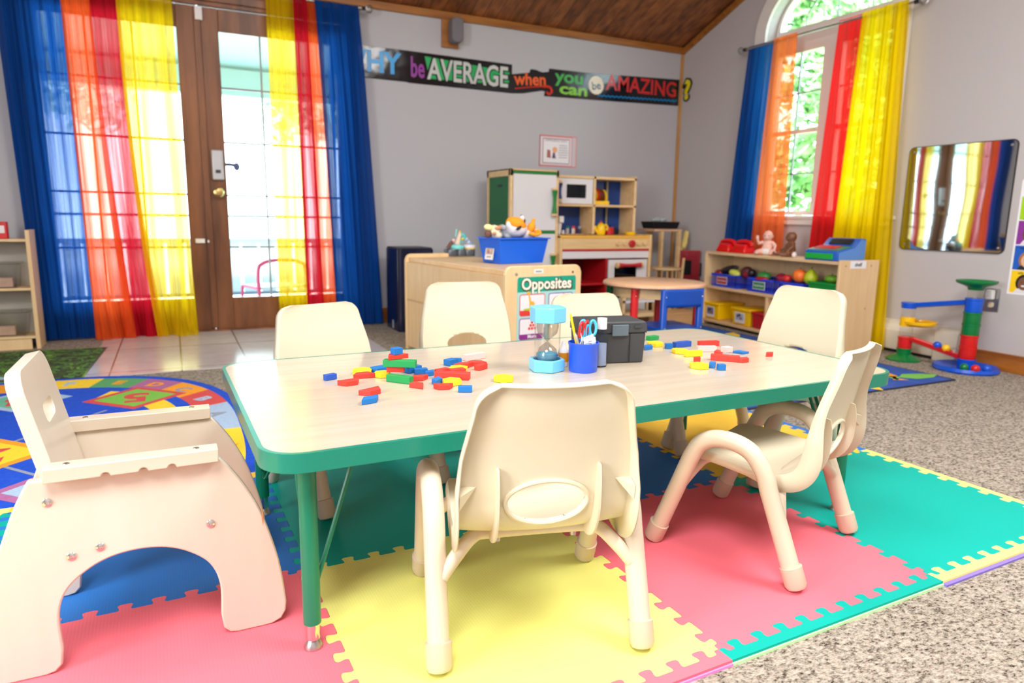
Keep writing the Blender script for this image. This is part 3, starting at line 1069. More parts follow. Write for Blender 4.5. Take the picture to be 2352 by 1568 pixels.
# ================================================================== wooden toddler chair (left)
wc = thing('toddler_chair', 'birch plywood toddler chair with arched sides and a hand slot in the back', 'chair', (-.085, 1.385, 0))
def wpanel():
    def sp2(P, k=5):
        return [(v.x, v.y) for v in spline([(a, b, 0) for a, b in P], k)]
    arch_ = sp2([(.121, .04), (.122, .10), (.108, .142), (.078, .170), (.042, .187), (0, .1925), (-.042, .187), (-.078, .170), (-.108, .142), (-.122, .10), (-.121, .04)])
    left_ = sp2([(-.232, .04), (-.228, .10), (-.212, .172), (-.188, .238), (-.166, .295), (-.145, .336)])
    right_ = sp2([(.134, .336), (.152, .312), (.174, .276), (.200, .217), (.224, .126), (.234, .04)])
    return ([(.232, .022), (.224, .008), (.208, .001), (.196, 0), (.148, 0), (.134, .003), (.124, .014)] + arch_ +
            [(-.124, .014), (-.134, .003), (-.148, 0), (-.196, 0), (-.208, .001), (-.224, .008), (-.230, .022)] + left_ + right_)
    R_ = [(.235, .035), (.221, .006), (.205, 0), (.14, 0), (.124, .012), (.121, .035), (.122, .10), (.105, .140), (.078, .166), (.045, .184), (.008, .192)]
    L_ = [(-x, z) for x, z in R_][::-1]
    out = R_ + [(-.008, .1925)] + L_[1:]
    out += [(-.228, .10), (-.210, .175), (-.188, .238), (-.166, .295), (-.145, .336)] + [(.132, .336), (.150, .318), (.172, .28), (.198, .217), (.222, .126)]
    return out
for y, nm in ((-.130, 'near'), (.135, 'far')):
    sp = MB().prism(wpanel(), -.008, .008, M_birch, T(0, y, 0) @ FX).build('side_panel', wc, bevel=.003, smooth=40)
    for bx, bz in ((-.055, .209), (-.096, .201), (.113, .218), (-.121, .298)):
        q = MB()
        q.lathe([(.0075, 0), (.0065, .002), (.003, .0032), (.0022, .002), (.0001, .002)], M_chrome, T(bx, y + (-.008 if y < 0 else .008), bz) @ RX(pi / 2 if y < 0 else -pi / 2), 14)
        q.build('bolt', sp, label='round chrome bolt head')
if True:
    m = MB().add([(.199, -.1386, .197), (.2005, -.1386, .215), (.1985, -.1386, .235), (.1975, -.1386, .212)], [(0, 1, 2, 3)], mat('wood_knot', (206, 140, 84), .5))
    m.build('wood_streak', wc, smooth=0, label='dark streak in the veneer')
for y in (-.141, .138):
    out = [(-.122, 0), (.132, 0), (.132, .024), (-.122, .024)]
    # notches on the lower edge
    low = [(-.122, 0)]
    for nx_ in ((-.036, .018, .060) if y < 0 else ()):
        for k in range(9):
            a = pi - pi * k / 8
            low.append((nx_ + .0065 * cos(a), .0065 * sin(a)))
    low += [(.132, 0), (.132, .024), (-.122, .024)]
    q = MB().prism(low, -.017, .017, M_birch_h, T(0, y, .335) @ FX).build('arm_rail', wc, bevel=.002, smooth=30)
    for bx in (-.09, .098):
        MB().lathe([(.005, 0), (.0045, .0012), (.0001, .0005)], M_steel, T(bx, y, .359), 12).build('screw', q)
# back board leaning backwards, with hand slot
BM = T(-.0865, .0025, .185) @ RY(-.215) @ Matrix(((0, 0, 1, 0), (1, 0, 0, 0), (0, 1, 0, 0), (0, 0, 0, 1)))
bo = [(-.122, 0), (.122, 0), (.122, .245)] + [(.082 + .04 * cos(a), .285 + .04 * sin(a)) for a in [pi / 2 * k / 8 for k in range(9)]] + [(-.082 - .04 * sin(a), .285 + .04 * cos(a)) for a in [pi / 2 * k / 8 for k in range(9)]] + [(-.122, .245)]
MB().prism(bo, -.011, .011, M_birch, BM, holes=[rrect(.09, .032, .0155, 6, 0, .235)]).build('back_board', wc, bevel=.003, smooth=40)
MB().box((-.005, .0025, .212), (.20, .25, .012), M_birch_h).build('seat', wc, bevel=.002, smooth=0)

# ================================================================== things on the table
M_tblue = mat('timer_blue', (112, 198, 240), .3)
M_sand = mat('blue_sand', (96, 186, 232), .9)
ht = thing('sand_timer', 'light blue hexagonal sand timer with a clear tube', 'sand timer', (.822, 1.478, TZ), .34)
def hexp(r):
    return [(r * cos(pi / 3 * k), r * sin(pi / 3 * k)) for k in range(6)]
MB().prism(hexp(.046), 0, .030, M_tblue, holes=[circ(.034, 24)]).build('base', ht, bevel=.002)
MB().prism(circ(.0345, 24), 0, .016, M_tblue).build('base_floor', ht)
MB().prism(hexp(.046), .122, .160, M_tblue).build('cap', ht, bevel=.0025, seg=3)
MB().prism(rrect(.016, .006, .001), .1601, .1606, mat('timer_digits', (168, 222, 246), .4)).build('raised_numeral', ht)
MB().lathe([(.0325, .016), (.0325, .124)], M_clear, None, 32, False).build('outer_tube', ht)
vial = [(.001, .018), (.020, .020), (.027, .030), (.0275, .040), (.023, .054), (.012, .064), (.004, .070), (.0018, .073), (.004, .076), (.013, .083), (.024, .094), (.0275, .108), (.0275, .122)]
MB().lathe(vial, M_vial, None, 28, False).build('glass_vial', ht, smooth=80)
MB().lathe([(.0001, .0185), (.019, .021), (.0255, .031), (.0262, .043), (.015, .046), (.0001, .048)], M_sand, None, 24, False).build('sand', ht, label='pale blue sand in the lower bulb')

M_cup = mat('cup_blue', (40, 92, 232), .35)
cu = thing('pencil_cup', 'round bright blue plastic cup holding scissors and pencils', 'cup', (.903, 1.437, TZ))
MB().lathe([(.0001, 0), (.034, 0), (.0355, .003), (.0372, .066), (.0388, .068), (.0388, .073), (.0365, .073), (.0345, .010), (.0001, .008)], M_cup, None, 36, False).build('cup_body', cu, smooth=50)
def scissors(lab, x, y, lean, rz, mm):
    t = thing('scissors', lab, 'scissors', (x, y, TZ + .012), rz, 'scissors in the blue cup')
    Q = RX(lean)
    for s in (-1, 1):
        MB().tube([Q @ Vector((s * .012 + .008 * cos(a), 0, .095 + .019 * sin(a))) for a in [2 * pi * k / 18 for k in range(18)]], .0034, mm, 8, closed=True).build('handle', t)
    MB().prism([(-.004, 0), (.004, 0), (.006, .078), (-.006, .078)], -.001, .001, M_steel, Q @ FX).build('blade', t)
    return t
M_red_p = mat('red_plastic', RED, .35); M_lb = mat('light_blue_plastic', (66, 190, 238), .35)
M_blue_p = mat('blue_plastic', BLUE, .35); M_yel_p = mat('yellow_plastic', YEL, .35); M_grn_p = mat('green_plastic', GRN, .35)
scissors('scissors with red handles at the left of the blue cup', .892, 1.441, .12, .5, M_red_p)
scissors('scissors with light blue handles low in the blue cup', .903, 1.432, -.02, .3, M_lb).scale = (.9, .9, .9)
scissors('scissors with tall light blue loop handles at the right of the cup', .914, 1.436, -.05, -.5, M_lb)
for lab, p0, p1, r, mm in (('yellow pencil leaning left out of the blue cup', (.896, 1.436, TZ + .015), (.872, 1.450, TZ + .135), .0032, M_yel_p),
                           ('white-tipped paintbrush leaning left in the blue cup', (.906, 1.434, TZ + .015), (.882, 1.44, TZ + .088), .004, M_birch_h),
                           ('black marker standing behind the scissors in the cup', (.908, 1.443, TZ + .015), (.905, 1.452, TZ + .125), .0045, M_black),
                           ('second black marker in the cup between the blue handles', (.916, 1.441, TZ + .015), (.918, 1.450, TZ + .118), .0042, M_black)):
    q = MB(); q.cyl(p0, p1, r, mm, n=8)
    q.cyl(p1, Vector(p1) + (Vector(p1) - Vector(p0)).normalized() * .01, r, mm, .001, n=8)
    tag(q.build('pencil' if 'pencil' in lab else ('paintbrush' if 'brush' in lab else 'marker')), lab, 'pencil' if 'pencil' in lab else ('brush' if 'brush' in lab else 'marker'))
R = random.Random(5)
M_wrap = glass('crinkled_wrap', (240, 244, 250), .15)
M_tagw = mat('white_tag', (240, 240, 244), .5)
for k, (dx, dy, rz_, w_, h_, lab) in enumerate(((-.016, -.016, .5, .030, .038, 'white price tag card sticking up at the left of the cup'), (.004, -.022, -.2, .034, .030, 'white folded instruction tag at the front of the cup'), (.019, -.014, -.7, .022, .034, 'small white tag under the right blue handles'))):
    m = MB().sheet(lambda u, v: ((u - .5) * w_, .003 * sin(u * 5 + k) + .002 * sin(v * 8), v * h_), 6, 6, M_tagw, RY(.35 * (1 - k)) )
    for j in range(3):
        m.box((0, -.0035, h_ * (.3 + .2 * j)), (w_ * .5, .0004, .0012), mat('grey_print', (150, 150, 160), .6), RY(.35 * (1 - k)))
    o = m.build('paper_tag', solid=.0006)
    o.location = (.903 + dx, 1.437 + dy, TZ + .058); o.rotation_euler = (0, 0, rz_ + .3)
    tag(o, lab, 'tag', 'tags and wrappers in the blue cup')
m = MB().sheet(lambda u, v: ((u - .5) * .05 + .004 * sin(v * 9), .012 * sin(u * 9) + .006 * sin(v * 13 + u * 7), v * .032), 14, 8, M_wrap)
o = m.build('plastic_wrapper'); o.location = (.908, 1.433, TZ + .056)
tag(o, 'crinkled clear plastic wrapper in the blue cup', 'wrapper')
# glue bottles
gb = thing('glue_bottle', 'clear glue bottle with a white cap behind the blue cup', 'bottle', (.972, 1.462, TZ), .1)
MB().lathe([(.0001, 0), (.017, 0), (.018, .004), (.018, .082), (.010, .094), (.009, .098)], glass('milky_plastic', (206, 214, 228), .2), Matrix.Diagonal((1, .75, 1, 1)), 24).build('bottle_body', gb, smooth=60)
MB().lathe([(.0001, .003), (.0155, .003), (.0155, .06), (.0001, .06)], mat('clear_glue', (214, 220, 234), .3), Matrix.Diagonal((1, .7, 1, 1)), 20).build('glue', gb)
MB().lathe([(.0125, .098), (.0125, .126), (.0001, .127)], M_white, None, 20).build('cap', gb, label='white cap')
gb2 = thing('glue_bottle', 'small white glue bottle with an orange label between sand timer and cup', 'bottle', (.885, 1.505, TZ), .4)
MB().lathe([(.0001, 0), (.013, 0), (.014, .003), (.014, .040), (.007, .048), (.006, .058), (.003, .066), (.0001, .066)], M_white, None, 20).build('bottle_body', gb2, smooth=60)
MB().lathe([(.0143, .012), (.0143, .036)], mat('orange_label', (250, 160, 20), .5), None, 20, False).build('label_band', gb2, label='orange label')
pn = MB().cyl((.868, 1.56, TZ + .004), (.93, 1.54, TZ + .03), .004, M_black, n=8)
tag(pn.build('marker'), 'black marker lying behind the white glue bottle', 'marker')
# black box
bx = thing('storage_box', 'charcoal plastic storage box with a latched lid on the table', 'box', (1.036, 1.530, TZ), radians(-11.5))
bx.scale = (.88, 1, 1)
MB().box((0, 0, .040), (.186, .104, .080), M_box, None, 0, (1.05, 1.06)).build('box_body', bx, bevel=.004, seg=3)
MB().prism([(-.101, .080), (.101, .080), (.101, .100), (.094, .112), (-.094, .112), (-.101, .100)], -.057, .057, M_box, FX).build('lid', bx, bevel=.005, seg=3)
lt = MB().box((.012, -.0595, .089), (.052, .006, .030), M_latch).build('latch', bx, bevel=.002, label='slate grey latch')
MB().text('RUBBER', .007, mat('latch_print', (66, 80, 90), .6), T(.012, -.0628, .083) @ FX, .0002).build('embossing', lt, smooth=0) if False else None
MB().prism(rrect(.022, .007, .003), 0, .002, M_box, T(.068, -.0585, .098) @ FX).build('vent_mark', bx)
MB().box((.046, -.0555, .04), (.0012, .002, .076), M_black).build('seam', bx, smooth=0)
for z in (.082,):
    MB().box((0, 0, z), (.199, .112, .0022), M_black).build('lid_gap', bx, smooth=0)

# ---- wooden pattern blocks
BLK = {'red': mat('block_red', (226, 56, 44), .5), 'blue': mat('block_blue', (18, 112, 190), .5), 'yellow': mat('block_yellow', (248, 216, 34), .5),
       'green': mat('block_green', (22, 150, 76), .5), 'pink': mat('block_pink', (250, 196, 190), .5), 'deep': mat('block_royal', (36, 84, 184), .5)}
def blk_shape(kind):
    if kind == 'hex':
        return [(.0255 * cos(pi / 3 * k), .0255 * sin(pi / 3 * k)) for k in range(6)], .011
    if kind == 'trap':
        return [(-.026, -.011), (.026, -.011), (.0135, .011), (-.0135, .011)], .011
    if kind == 'rhomb':
        return [(-.024, -.0105), (.009, -.0105), (.024, .0105), (-.009, .0105)], .011
    if kind == 'cube':
        return [(-.0115, -.009), (.0115, -.009), (.0115, .009), (-.0115, .009)], .015
    if kind == 'bar':
        return [(-.033, -.009), (.033, -.009), (.033, .009), (-.033, .009)], .016
    if kind == 'short':
        return [(-.020, -.010), (.020, -.010), (.020, .010), (-.020, .010)], .013
    if kind == 'flat':
        return [(-.016, -.012), (.012, -.012), (.018, .012), (-.010, .012)], .006
BL = [
 (.306, 1.575, 0, 'short', 'deep', 20, .7, 'small royal blue block lying apart at the far left of the table'),
 (.389, 1.607, 0, 'hex', 'yellow', 10, 1, 'yellow hexagon block behind a red trapezoid at the left'),
 (.381, 1.567, 0, 'trap', 'red', 0, 1, 'red trapezoid block in front of the left yellow hexagon'),
 (.337, 1.508, 0, 'trap', 'red', 190, 1, 'red trapezoid block lying alone left of the others'),
 (.361, 1.410, 0, 'trap', 'red', 205, 1.05, 'red trapezoid block directly above the nearest blue rhombus'),
 (.340, 1.345, 0, 'rhomb', 'blue', 12, 1, 'blue rhombus block nearest the camera on the left'),
 (.446, 1.490, 0, 'bar', 'green', -50, .95, 'green bar block at the foot of the stack'),
 (.425, 1.560, 0, 'hex', 'yellow', 0, .8, 'yellow block peeking out left of the stack'),
 (.449, 1.530, .0165, 'short', 'red', -25, 1, 'red block between the two green bars of the stack'),
 (.456, 1.520, .0295, 'bar', 'green', -30, 1.15, 'upper green bar block in the stack'),
 (.452, 1.535, .0460, 'trap', 'red', 10, 1, 'red trapezoid block on top of the upper green bar'),
 (.452, 1.532, .0572, 'cube', 'blue', 15, 1, 'blue cube on the very top of the stack'),
 (.43, 1.60, 0, 'cube', 'blue', 20, 1.6, 'blue block standing behind the stack at the left'),
 (.505, 1.585, 0, 'cube', 'blue', 20, 1.7, 'blue block behind the right end of the stack'),
 (.518, 1.555, 0, 'short', 'blue', -10, .8, 'blue block just right of the stack'),
 (.532, 1.530, 0, 'rhomb', 'blue', 15, .75, 'flat blue rhombus block in the middle of the left pile'),
 (.565, 1.532, 0, 'short', 'red', 20, .9, 'red block next to the flat blue rhombus'),
 (.598, 1.520, 0, 'short', 'red', 5, 1, 'red block touching the long red bar from behind'),
 (.570, 1.478, 0, 'bar', 'red', -35, 1.25, 'long red bar in the centre of the left pile'),
 (.493, 1.492, 0, 'rhomb', 'red', -10, .95, 'red rhombus block right of the lower green bar'),
 (.468, 1.425, 0, 'trap', 'red', -50, .7, 'small red block in front of the lower green bar'),
 (.521, 1.448, 0, 'rhomb', 'blue', 40, .9, 'blue rhombus block leaning on a yellow hexagon'),
 (.550, 1.428, 0, 'hex', 'yellow', 20, .9, 'yellow hexagon block at the front of the left pile'),
 (.516, 1.392, 0, 'trap', 'red', 165, .85, 'red trapezoid block at the front of the left pile'),
 (.551, 1.352, 0, 'short', 'blue', -25, .75, 'light blue block at the front right of the left pile'),
 (.612, 1.545, 0, 'hex', 'yellow', 0, .95, 'yellow hexagon block before the big red rhombus'),
 (.672, 1.545, 0, 'short', 'red', 30, .85, 'red block at the right end of the left pile'),
 (.640, 1.582, 0, 'rhomb', 'red', -15, 1.1, 'large red rhombus block on the far side of the left pile'),
 (.680, 1.592, 0, 'trap', 'red', -20, 1, 'red trapezoid block behind the end of the left pile'),
 (.621, 1.622, 0, 'cube', 'blue', 25, 1.3, 'blue block standing upright at the back of the left pile'),
 (.642, 1.625, 0, 'cube', 'blue', -15, .8, 'small blue block behind the big red rhombus'),
 (.704, 1.665, 0, 'bar', 'pink', 15, 1, 'pale pink bar at the back of the left pile'),
 (.672, 1.412, 0, 'hex', 'yellow', 0, 1, 'yellow hexagon block alone above the near chair back'),
 (1.345, 1.735, 0, 'short', 'green', 10, 1, 'green block right beside the black box'),
 (1.289, 1.648, 0, 'hex', 'yellow', 0, 1, 'yellow hexagon block next to the black box'),
 (1.235, 1.612, 0, 'rhomb', 'blue', 10, 1, 'blue rhombus block poking out from behind the black box'),
 (1.300, 1.598, 0, 'cube', 'blue', -20, .9, 'small dark blue block before the blue bar'),
 (1.355, 1.605, 0, 'bar', 'deep', 5, .95, 'royal blue bar in the right pile'),
 (1.440, 1.585, 0, 'bar', 'red', -10, 1, 'red bar at the back of the right pile'),
 (1.375, 1.520, 0, 'bar', 'pink', -20, .85, 'pale pink bar in the middle of the right pile'),
 (1.285, 1.530, 0, 'hex', 'yellow', 20, .9, 'yellow hexagon under the edge of the yellow bar'),
 (1.290, 1.478, 0, 'bar', 'yellow', -8, .8, 'thick yellow bar in the right pile'),
 (1.372, 1.467, 0, 'rhomb', 'red', 35, 1, 'red rhombus block between pink blocks'),
 (1.330, 1.395, 0, 'bar', 'red', -45, 1.15, 'long red bar at the front of the right pile'),
 (1.362, 1.425, .0165, 'cube', 'pink', 0, 1.1, 'small pale pink block resting on the long red bar'),
 (1.365, 1.365, 0, 'trap', 'red', 180, .9, 'red trapezoid block at the right of the long red bar'),
 (1.430, 1.492, 0, 'cube', 'blue', 35, 1.05, 'upright blue block right of the pink bar'),
 (1.450, 1.462, 0, 'flat', 'blue', -70, 1.1, 'flat light blue tile right of the right pile'),
 (1.252, 1.418, 0, 'rhomb', 'red', 0, .7, 'red block partly under the yellow bar'),
 (1.200, 1.350, 0, 'hex', 'yellow', 0, 1, 'yellow hexagon block at the near left of the right pile'),
 (1.236, 1.340, 0, 'cube', 'blue', 40, .8, 'small blue block touching the near yellow hexagon'),
 (1.238, 1.310, 0, 'cube', 'blue', -20, .85, 'small blue block nearest the camera in the right pile'),
 (1.497, 1.398, 0, 'rhomb', 'red', -15, .65, 'small red block lying alone at the far right of the table'),
]
for x, y, z, kd, colr, deg, s, lab in BL:
    pl, h = blk_shape(kd)
    o = MB().prism([(a * s, b * s) for a, b in pl], 0, h, BLK[colr]).build({'hex': 'hexagon_block', 'trap': 'trapezoid_block', 'rhomb': 'rhombus_block', 'cube': 'cube_block', 'bar': 'bar_block', 'short': 'wooden_block', 'flat': 'flat_block'}[kd], bevel=.0008, smooth=0)
    o.location = (x, y, TZ + z + .0002); o.rotation_euler = (0, 0, radians(deg))
    tag(o, lab, 'toy block', 'wooden pattern blocks on the table')

# ================================================================== rugs
def rug_slab(name, poly, m, M, z1=.004):
    return MB().prism(poly, GZ, GZ + z1, m, M)
M_rugb = speckle('rug_blue', [(0, (24, 70, 190)), (.5, (36, 84, 206)), (1, (48, 100, 216))], 60, interp='LINEAR')
M_rugd = speckle('rug_deep_blue', [(0, (16, 52, 160)), (.5, (24, 64, 178)), (1, (40, 84, 196))], 60, interp='LINEAR')
def rugc(n_, c):
    d = tuple(max(0, int(v * .86)) for v in c)
    return speckle('rug_' + n_, [(0, d), (.5, c), (1, c)], 70, interp='LINEAR')
RC = {'yellow': rugc('yellow', (250, 214, 60)), 'orange': rugc('orange', (246, 164, 50)), 'green': rugc('green', (96, 170, 110)), 'purple': rugc('purple', (176, 110, 160)),
      'red': rugc('red', (214, 84, 84)), 'pale': rugc('pale', (170, 196, 224)), 'mint': rugc('mint', (110, 190, 160)), 'lime': rugc('lime', (128, 196, 84)), 'grey': rugc('grey', (150, 158, 176))}
def sup(a, b, n_=2.7, k=96):
    out = []
    for i in range(k):
        t = 2 * pi * i / k
        c_, s_ = cos(t), sin(t)
        out.append((a * abs(c_) ** (2 / n_) * (1 if c_ >= 0 else -1), b * abs(s_) ** (2 / n_) * (1 if s_ >= 0 else -1)))
    return out
RA, RB = .83, 1.10
rr = thing('number_rug', 'oval blue classroom rug with a ring of coloured squares and number diamonds', 'rug', (-.615, 2.575, 0))
m = rug_slab('x', sup(RA, RB), M_rugb, I4)
K = 96
def ringseg(i0, i1, f0, f1, mm, z):
    P = []
    o1 = sup(RA * f1, RB * f1, 2.7, K); o0 = sup(RA * f0, RB * f0, 2.7, K)
    for i in range(i0, i1 + 1):
        P.append(o1[i % K])
    for i in range(i1, i0 - 1, -1):
        P.append(o0[i % K])
    m.prism(P, GZ + .004, GZ + z, mm)
cols = ['yellow', 'green', 'purple', 'orange', 'red', 'pale', 'yellow', 'mint', 'orange', 'grey', 'lime', 'yellow']
RING = ['pale', 'red', 'orange', 'purple', 'green', 'yellow', 'orange', 'pale', 'mint', 'yellow', 'red', 'green', 'purple', 'yellow', 'pale', 'orange', 'lime', 'red', 'yellow', 'purple', 'mint', 'yellow', 'green', 'yellow']
for k in range(24):
    ringseg(k * 4, k * 4 + 4, .80, .955, RC[RING[k]], .0046)
ringseg(5, 17, .64, .74, RC['yellow'], .0046)
GLY = 'ABCDEFGHIJKLMNOPQRSTUVWX'
for k in range(24):
    o1 = sup(RA * .875, RB * .875, 2.7, K)[k * 4 + 2]
    m.text(GLY[k], .09, RC[['orange', 'pale', 'mint', 'orange'][k % 4] if RING[k] in ('yellow', 'red', 'green', 'purple') else 'grey'], T(o1[0], o1[1], GZ + .005) @ RZ(atan2(o1[1], o1[0]) - pi / 2), .0003, off=.004)
for k, (x, y, s, c1, c2, ch_) in enumerate(((.435, .60, .15, 'red', 'lime', '5'), (.02, .72, .14, 'pale', 'mint', '4'), (.45, .08, .14, 'yellow', 'orange', '6'), (.30, -.38, .15, 'purple', 'pale', '7'), (-.2, .35, .15, 'orange', 'yellow', '3'), (.05, -.02, .15, 'orange', 'yellow', '2'), (-.25, -.4, .15, 'green', 'mint', '1'))):
    for f, cc_, z in ((1.35, c1, .0047), (1.05, c2, .0052)):
        m.prism([(x - s * f * .95, y), (x, y - s * f * .95), (x + s * f * .95, y), (x, y + s * f * .95)], GZ + .004, GZ + z, RC[cc_])
    m.text(ch_, .2, RC['red' if c2 != 'red' else 'pale'], T(x, y, GZ + .0055) @ RZ(pi), .0003, off=.008)
for k in range(7):
    a = k * .9
    m.prism([(0, -.006), (.55, -.006), (.55, .006), (0, .006)], GZ + .004, GZ + .0045, RC['grey'], RZ(a))
m.build('rug_pile', rr, smooth=0)

M_jung = speckle('jungle_rug', [(0, (58, 60, 58)), (.34, (72, 92, 54)), (.44, (62, 66, 62)), (.5, (96, 150, 62)), (.56, (84, 104, 74)), (.62, (74, 66, 58)), (.68, (150, 196, 70)), (.76, (120, 140, 150))], 15)
jr = thing('jungle_rug', 'dark green patterned play rug in front of the low shelf', 'rug', (-1.2, 4.10, 0), radians(-3))
m = MB().prism(rrect(1.62, .80, .01), GZ, GZ + .004, mat('rug_edge_green', (120, 176, 56), .9)).prism(rrect(1.60, .78, .01), GZ + .004, GZ + .0046, M_jung)
m.prism(circ(.13, 20, .38, -.31, .04), GZ + .0046, GZ + .005, RC['pale'])
m.build('rug_pile', jr, smooth=0)
br_ = thing('ocean_rug', 'blue rug with fish shapes beneath the toy shelf on the right', 'rug', (2.62, 2.96, 0))
m = MB().prism(rrect(1.70, 1.86, .02), GZ, GZ + .004, mat('rug_edge_navy', (20, 30, 60), .9)).prism(rrect(1.67, 1.83, .02), GZ + .004, GZ + .0046, speckle('rug_ocean', [(0, (44, 74, 150)), (.5, (58, 88, 168)), (1, (90, 112, 190))], 12, interp='LINEAR'))
R = random.Random(21)
fc = [RC['orange'], RC['lime'], RC['red'], RC['purple'], RC['yellow'], RC['pale']]
def fish(x, y, s, a, mm):
    Q = T(x, y, 0) @ RZ(a)
    m.prism([(-.10 * s, 0), (-.04 * s, .035 * s), (.05 * s, .04 * s), (.10 * s, .0), (.15 * s, .04 * s), (.14 * s, -.04 * s), (.09 * s, -.01 * s), (.04 * s, -.045 * s), (-.05 * s, -.03 * s)], GZ + .0046, GZ + .005, mm, Q)
for k, (x, y) in enumerate([(.62, -.70), (.74, -.80), (.42, -.62), (.70, -.45), (.30, -.82), (.55, -.25), (.15, -.60), (.35, -.10), (.68, .15), (.45, .35), (.72, .5), (.5, .75), (.2, .5), (-.1, .2), (-.4, .6), (-.5, -.1), (0, -.3), (.3, .75), (.62, -.02)]):
    fish(x, y, R.uniform(.8, 1.5), R.uniform(0, 6.28), fc[k % 6])
m.build('rug_pile', br_, smooth=0)

# ================================================================== low cabinet with the Opposites poster
cab = thing('low_cabinet', 'low maple cabinet standing with its back to the camera under the blue toy bin', 'cabinet', (1.315, 2.757, GZ), radians(7))
MB().bb((.018, .02, .505), (.41, 1.08, .53), M_maple).build('top_board', cab, bevel=.004, smooth=0)
m = MB(); m.bb((.006, .02, .02), (.022, 1.08, .505), M_maple); m.bb((.0045, .02, .285), (.007, 1.08, .297), M_board)
m.build('back_panel', cab, smooth=0)
MB().bb((.02, .02, .28), (.41, 1.07, .298), M_maple).build('shelf_board', cab, smooth=0)
MB().bb((.01, .02, .02), (.41, 1.07, .045), M_maple).build('bottom_board', cab, smooth=0)
for y0, nm in ((0, 'end'), (1.06, 'far')):
    P = [(0, 0), (.425, 0), (.425, .515)] + [(.39 + .035 * cos(a), .515 + .035 * sin(a)) for a in [pi / 2 * k / 6 for k in range(7)]] + [(.035 - .035 * sin(a), .515 + .035 * cos(a)) for a in [pi / 2 * k / 6 for k in range(7)]] + [(0, .515)]
    MB().prism(P, -.02, 0, M_maple_l, T(0, y0, 0) @ FX).build('end_panel', cab, bevel=.004, smooth=40)
m = MB(); m.lathe([(.008, 0), (.006, .004), (.0001, .006)], M_chrome, T(.055, 0, .515) @ RX(pi / 2), 14)
m.build('screw_cap', cab, label='silver screw cap on the end panel')
m = MB(); m.lathe([(.006, 0), (.0001, .003)], mat('bronze_screw', (120, 90, 60), .4, .8), T(.375, 0, .515) @ RX(pi / 2), 14)
m.build('screw_cap', cab, label='bronze screw on the end panel')
m = MB().prism(rrect(.052, .020, .002), 0, .001, M_white, T(.178, 0, .524) @ FX)
m.text('shelve', .014, M_black, T(.178, -.0012, .524) @ FX, .0003)
m.build('word_label', cab, smooth=0, label='small white word label reading shelve')
# poster
ps = thing('opposites_poster', 'Opposites learning poster with picture cards on the cabinet end', 'poster', (1.315, 2.757, GZ), radians(7))
Q = T(0, -.0012, 0) @ FX
def PQ(d):
    return T(0, -.0012 - d, 0) @ FX
M_pteal = mat('poster_teal', (0, 162, 130), .35); M_paqua = mat('poster_aqua', (176, 220, 216), .35); M_pw = mat('poster_white', (240, 238, 240), .35)
m = MB().prism(rrect(.330, .43, .008, 4, .227, .285), 0, .001, M_paqua, Q)
m.prism([(.062, .432), (.392, .432), (.392, .49), (.386, .50), (.068, .50), (.062, .49)], .001, .0014, M_pteal, Q)
M_brn = mat('ink_brown', (70, 50, 34), .5); M_ink = mat('ink_black', (30, 28, 30), .5)
m.text('Opposites', .072, M_brn, T(0, 0, 0) @ PQ(.0014) @ T(.227, .463, 0), .0002, off=.0065, width=.296)
m.text('Opposites', .072, mat('ink_cream', (252, 246, 224), .5), PQ(.0022) @ T(.225, .465, 0), .0003, off=.002, width=.282)
def card(x, y, w_, h_, c, word):
    cm = mat('card_' + word.lower(), c, .4)
    m.prism(rrect(w_, h_, .012, 5, x, y), .0010, .0014, cm, Q)
    m.prism(rrect(w_ - .008, h_ - .008, .009, 5, x, y), .0014, .0017, M_pw, Q)
    m.prism([(x - w_ / 2 + .004, y - h_ / 2 + .006), (x - w_ / 2 + .01, y - h_ / 2 + .002), (x + w_ / 2 - .01, y - h_ / 2 + .002), (x + w_ / 2 - .004, y - h_ / 2 + .006), (x + w_ / 2 - .004, y - h_ / 2 + .026), (x - w_ / 2 + .004, y - h_ / 2 + .026)], .0017, .0019, cm, Q)
    m.text(word, .022, M_pw, PQ(.0024) @ T(x, y - h_ / 2 + .014, 0), .0002, off=.0008)
card(.145, .372, .142, .100, (232, 60, 54), 'Tall')
card(.306, .372, .142, .100, (96, 84, 160), 'Short')
card(.145, .262, .142, .100, (146, 44, 140), 'More')
card(.306, .262, .142, .100, (40, 140, 190), 'Less')
card(.145, .152, .142, .100, (244, 130, 90), 'Front')
card(.306, .152, .142, .100, (90, 170, 80), 'Back')
M_gir = mat('giraffe_yellow', (246, 182, 50), .5); M_gr = mat('grass_lime', (170, 206, 50), .5)
Z = .0019
def pp(P, mm, z=.0023):
    m.prism(P, Z, z, mm, Q)
pp(circ(.046, 18, .140, .352, .006), M_gr)
pp([(.128, .350), (.133, .350), (.134, .372), (.149, .372), (.150, .350), (.154, .350), (.157, .378), (.150, .389), (.138, .388), (.129, .418), (.132, .428), (.121, .436), (.113, .428), (.122, .420), (.128, .385)], M_gir, .0026)
pp([(.178, .358), (.187, .366), (.192, .363), (.186, .357)], mat('fox_orange', (246, 130, 50), .5))
for r_ in range(3):
    for c_ in range(r_ + 1):
        pp(circ(.0068, 12, .145 + (c_ - r_ / 2) * .0155, .292 - r_ * .0145), mat('apple_red', (226, 66, 50), .5))
pp(circ(.022, 14, .300, .385, .018), mat('hippo_mauve', (196, 150, 186), .5)); pp(circ(.01, 12, .322, .408), mat('pig_pink', (236, 140, 160), .5))
for dx in (0,):
    pp([(.118, .168), (.124, .168), (.126, .178), (.140, .178), (.142, .168), (.148, .168), (.150, .184), (.156, .196), (.152, .204), (.143, .198), (.140, .190), (.124, .189), (.114, .196), (.112, .190), (.119, .182)], M_ink)
